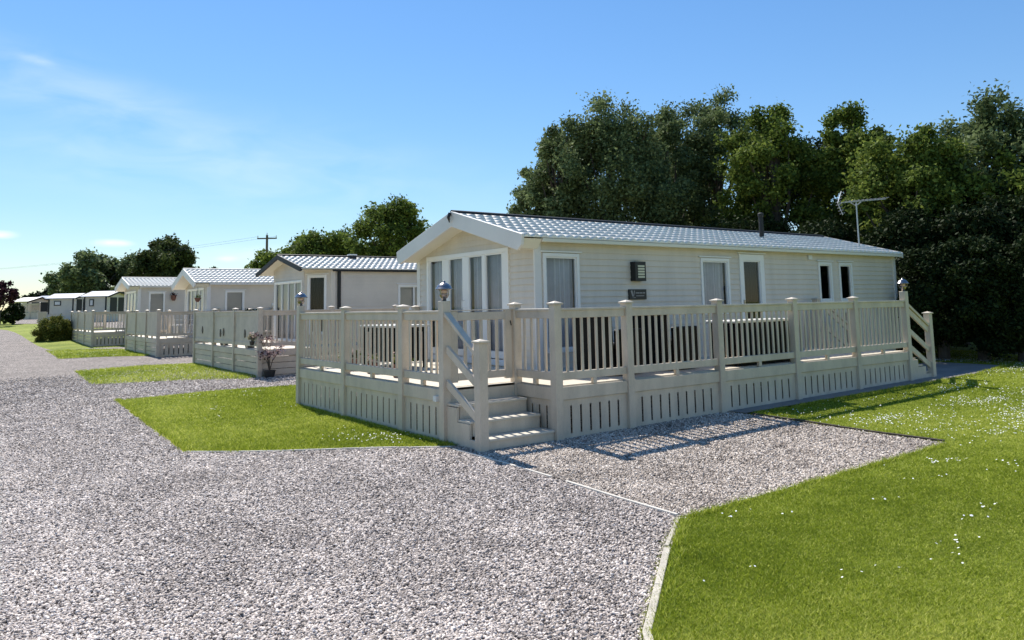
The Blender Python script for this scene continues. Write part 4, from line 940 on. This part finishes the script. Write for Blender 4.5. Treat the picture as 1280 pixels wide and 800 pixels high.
# ------------------------------------------------------------------ far caravans down the road
def far_van(label, pa, pb, D0, D1_, ztop, hgt, body, roof, gable_right=True, wins=((.35,.5),)):
    """small caravan whose long side faces us; ridge between bearings pa..pb"""
    xa, ya = bearing(pa, D0); xb, yb = bearing(pb, D1_); a, b = Vector((xa,ya,0)), Vector((xb,yb,0)); d = (b-a); L = d.length; d.normalize(); n = Vector((d.y,-d.x,0))
    if (Vector((CAM.x,CAM.y,0))-a).dot(n) < 0: n = -n
    g = H(xa, ya); root = thing('static_caravan', label, 'caravan', (xa,ya,g), 'distant caravans down the road'); hw = 1.55
    zr_ = ztop; ze = ztop-.45; z0 = g+.5
    P = lambda s, o, z: tuple(a+d*s+n*o+Vector((0,0,z)))
    m = MB(); 
    for (s0,s1) in ((.25,L-.25),):
        m.quad(P(s0,hw,z0),P(s1,hw,z0),P(s1,hw,ze),P(s0,hw,ze)); m.quad(P(s0,-hw,z0),P(s1,-hw,z0),P(s1,-hw,ze),P(s0,-hw,ze))
        for s in (s0,s1): m.poly([P(s,hw,z0),P(s,-hw,z0),P(s,-hw,ze),P(s,0,zr_-.05),P(s,hw,ze)])
    m.prism([P(.3,hw-.05,g-.05),P(L-.3,hw-.05,g-.05),P(L-.3,-hw+.05,g-.05),P(.3,-hw+.05,g-.05)], (0,0,z0-g+.04)); m.build('wall', M[body], root)
    r = MB()
    for k in (1,-1): r.prism([P(0,0,zr_),P(L,0,zr_),P(L,k*(hw+.2),ze-.04),P(0,k*(hw+.2),ze-.04)], (0,0,.06))
    r.build('roof', M[roof], root)
    for s in (0,L):
        for k in (1,-1): tr = MB(); tr.prism([P(s,0,zr_+.07),P(s,k*(hw+.21),ze+.03),P(s,k*(hw+.21),ze-.12),P(s,0,zr_-.10)], tuple(d*(.06 if s else -.06))); tr.build('bargeboard', M['blacktrim'], root)
    for s in (.28, L-.40): c = MB(); c.prism([P(s,hw+.01,z0),P(s+.12,hw+.01,z0),P(s+.12,hw+.01,ze),P(s,hw+.01,ze)], tuple(n*.03)); c.build('corner_trim', M['blacktrim'], root)
    Wn = lambda s, z, o=0: P(s, hw+o, z)
    for (f0,f1) in wins:
        f = MB(); bar(f, Wn, L*f0, L*f1, g+1.35, ze-.25, .0, .05); wo = f.build('window', M['blacktrim'], root)
        q = MB(); q.quad(Wn(L*f0+.08,g+1.43,.053),Wn(L*f1-.08,g+1.43,.053),Wn(L*f1-.08,ze-.33,.053),Wn(L*f0+.08,ze-.33,.053)); q.build('pane', M['curtain_pale'], wo)
    s = L-.25 if gable_right else .25; e = d*(.02 if gable_right else -.02)
    for o0, o1 in ((-1.1,-.1),(.1,1.1)): f = MB(); f.prism([P(s,o0,g+.8),P(s,o1,g+.8),P(s,o1,ze-.1),P(s,o0,ze-.1)], tuple(e)); f.build('end_window', M['blacktrim'], root)
    return root
zt = lambda px, py, D: height_at(px, py, D)
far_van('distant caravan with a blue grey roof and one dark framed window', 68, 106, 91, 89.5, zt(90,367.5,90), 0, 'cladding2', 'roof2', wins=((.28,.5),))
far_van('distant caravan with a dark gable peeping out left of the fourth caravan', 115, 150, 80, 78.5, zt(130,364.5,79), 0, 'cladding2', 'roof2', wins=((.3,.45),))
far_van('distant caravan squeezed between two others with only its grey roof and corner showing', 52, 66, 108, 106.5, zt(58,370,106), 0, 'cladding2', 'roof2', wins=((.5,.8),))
far_van('farthest pale roofed cream caravan at the left end of the group', 29, 52, 106, 104, zt(40,372,104), 0, 'cladding2', 'roof', wins=((.4,.55),))
# its small deck
x, y = bearing(27, 97); x2, y2 = bearing(50, 93); D7 = Deck('small cream decking in front of the farthest caravan at the left', (x,y,H(x,y)), 'panel_cream', H(x,y)+.75)
D7.post(x,y); D7.post(x2,y2); D7.post((x+x2)/2,(y+y2)/2)
D7.rail((x,y),((x+x2)/2,(y+y2)/2)); D7.rail(((x+x2)/2,(y+y2)/2),(x2,y2)); D7.skirt((x,y),(x2,y2),'boards',out=-1)
D7.floor([(x,y),(x2,y2),(x2+1.5,y2+1.5),(x+1.5,y+1.5)]); D7.finish()
x, y = bearing(53, 50); g = H(x,y)
t = thing('marker_post','pale box on a dark timber post at the left of the golden bush','post',(x,y,g)); MB().box((x-.1,y-.1,g),(x+.1,y+.1,g+.9)).build('timber_post', M['edging_dark'], t); MB().box((x-.2,y-.2,g+.9),(x+.2,y+.2,g+1.5)).build('box', M['panel_cream'], t, .01)

# ------------------------------------------------------------------ utility pole with wires
x, y = bearing(332.5, 82); g = H(x,y); zt_ = height_at(332, 295, 82)
t = thing('utility_pole','bare wooden utility pole with a crossarm beyond the caravan roofs','utility pole',(x,y,g))
MB().tube([(x,y,g),(x,y,zt_+.1)], [.17,.12], 10).build('pole', M['wood_pole'], t)
d = Vector((rt.x,rt.y,0)).normalized(); c = Vector((x,y,zt_-.25))
arm = MB().beam(c-d*1.0,c+d*1.0,.12,.13).build('crossarm', M['wood_pole'], t)
for k in (-.95,0,.95):
    q = c+d*k; MB().lathe((q.x,q.y,q.z+.065 if k else zt_+.11), [(.03,0),(.06,.06),(.04,.12),(.06,.18),(.02,.24)], 8).build('insulator', M['white_plastic'], arm)
for k in (-.95,.95):
    a = c+d*k+Vector((0,0,.2)); ex, ey = bearing(-160, 190); b = Vector((ex,ey,height_at(0,343,190)))+d*k
    MB().tube([a+(b-a)*i/14+Vector((0,0,-2.2*4*(i/14)*(1-i/14)*.5)) for i in range(15)], [.008]*15, 4).build('wire', M['metal_dark'], t)
for o in bpy.data.objects:
    if o.type == 'MESH' and o.name.startswith(('crown','foliage','blossom','grass','daisies','gravel_ch')): continue
print('objects', len(bpy.data.objects))
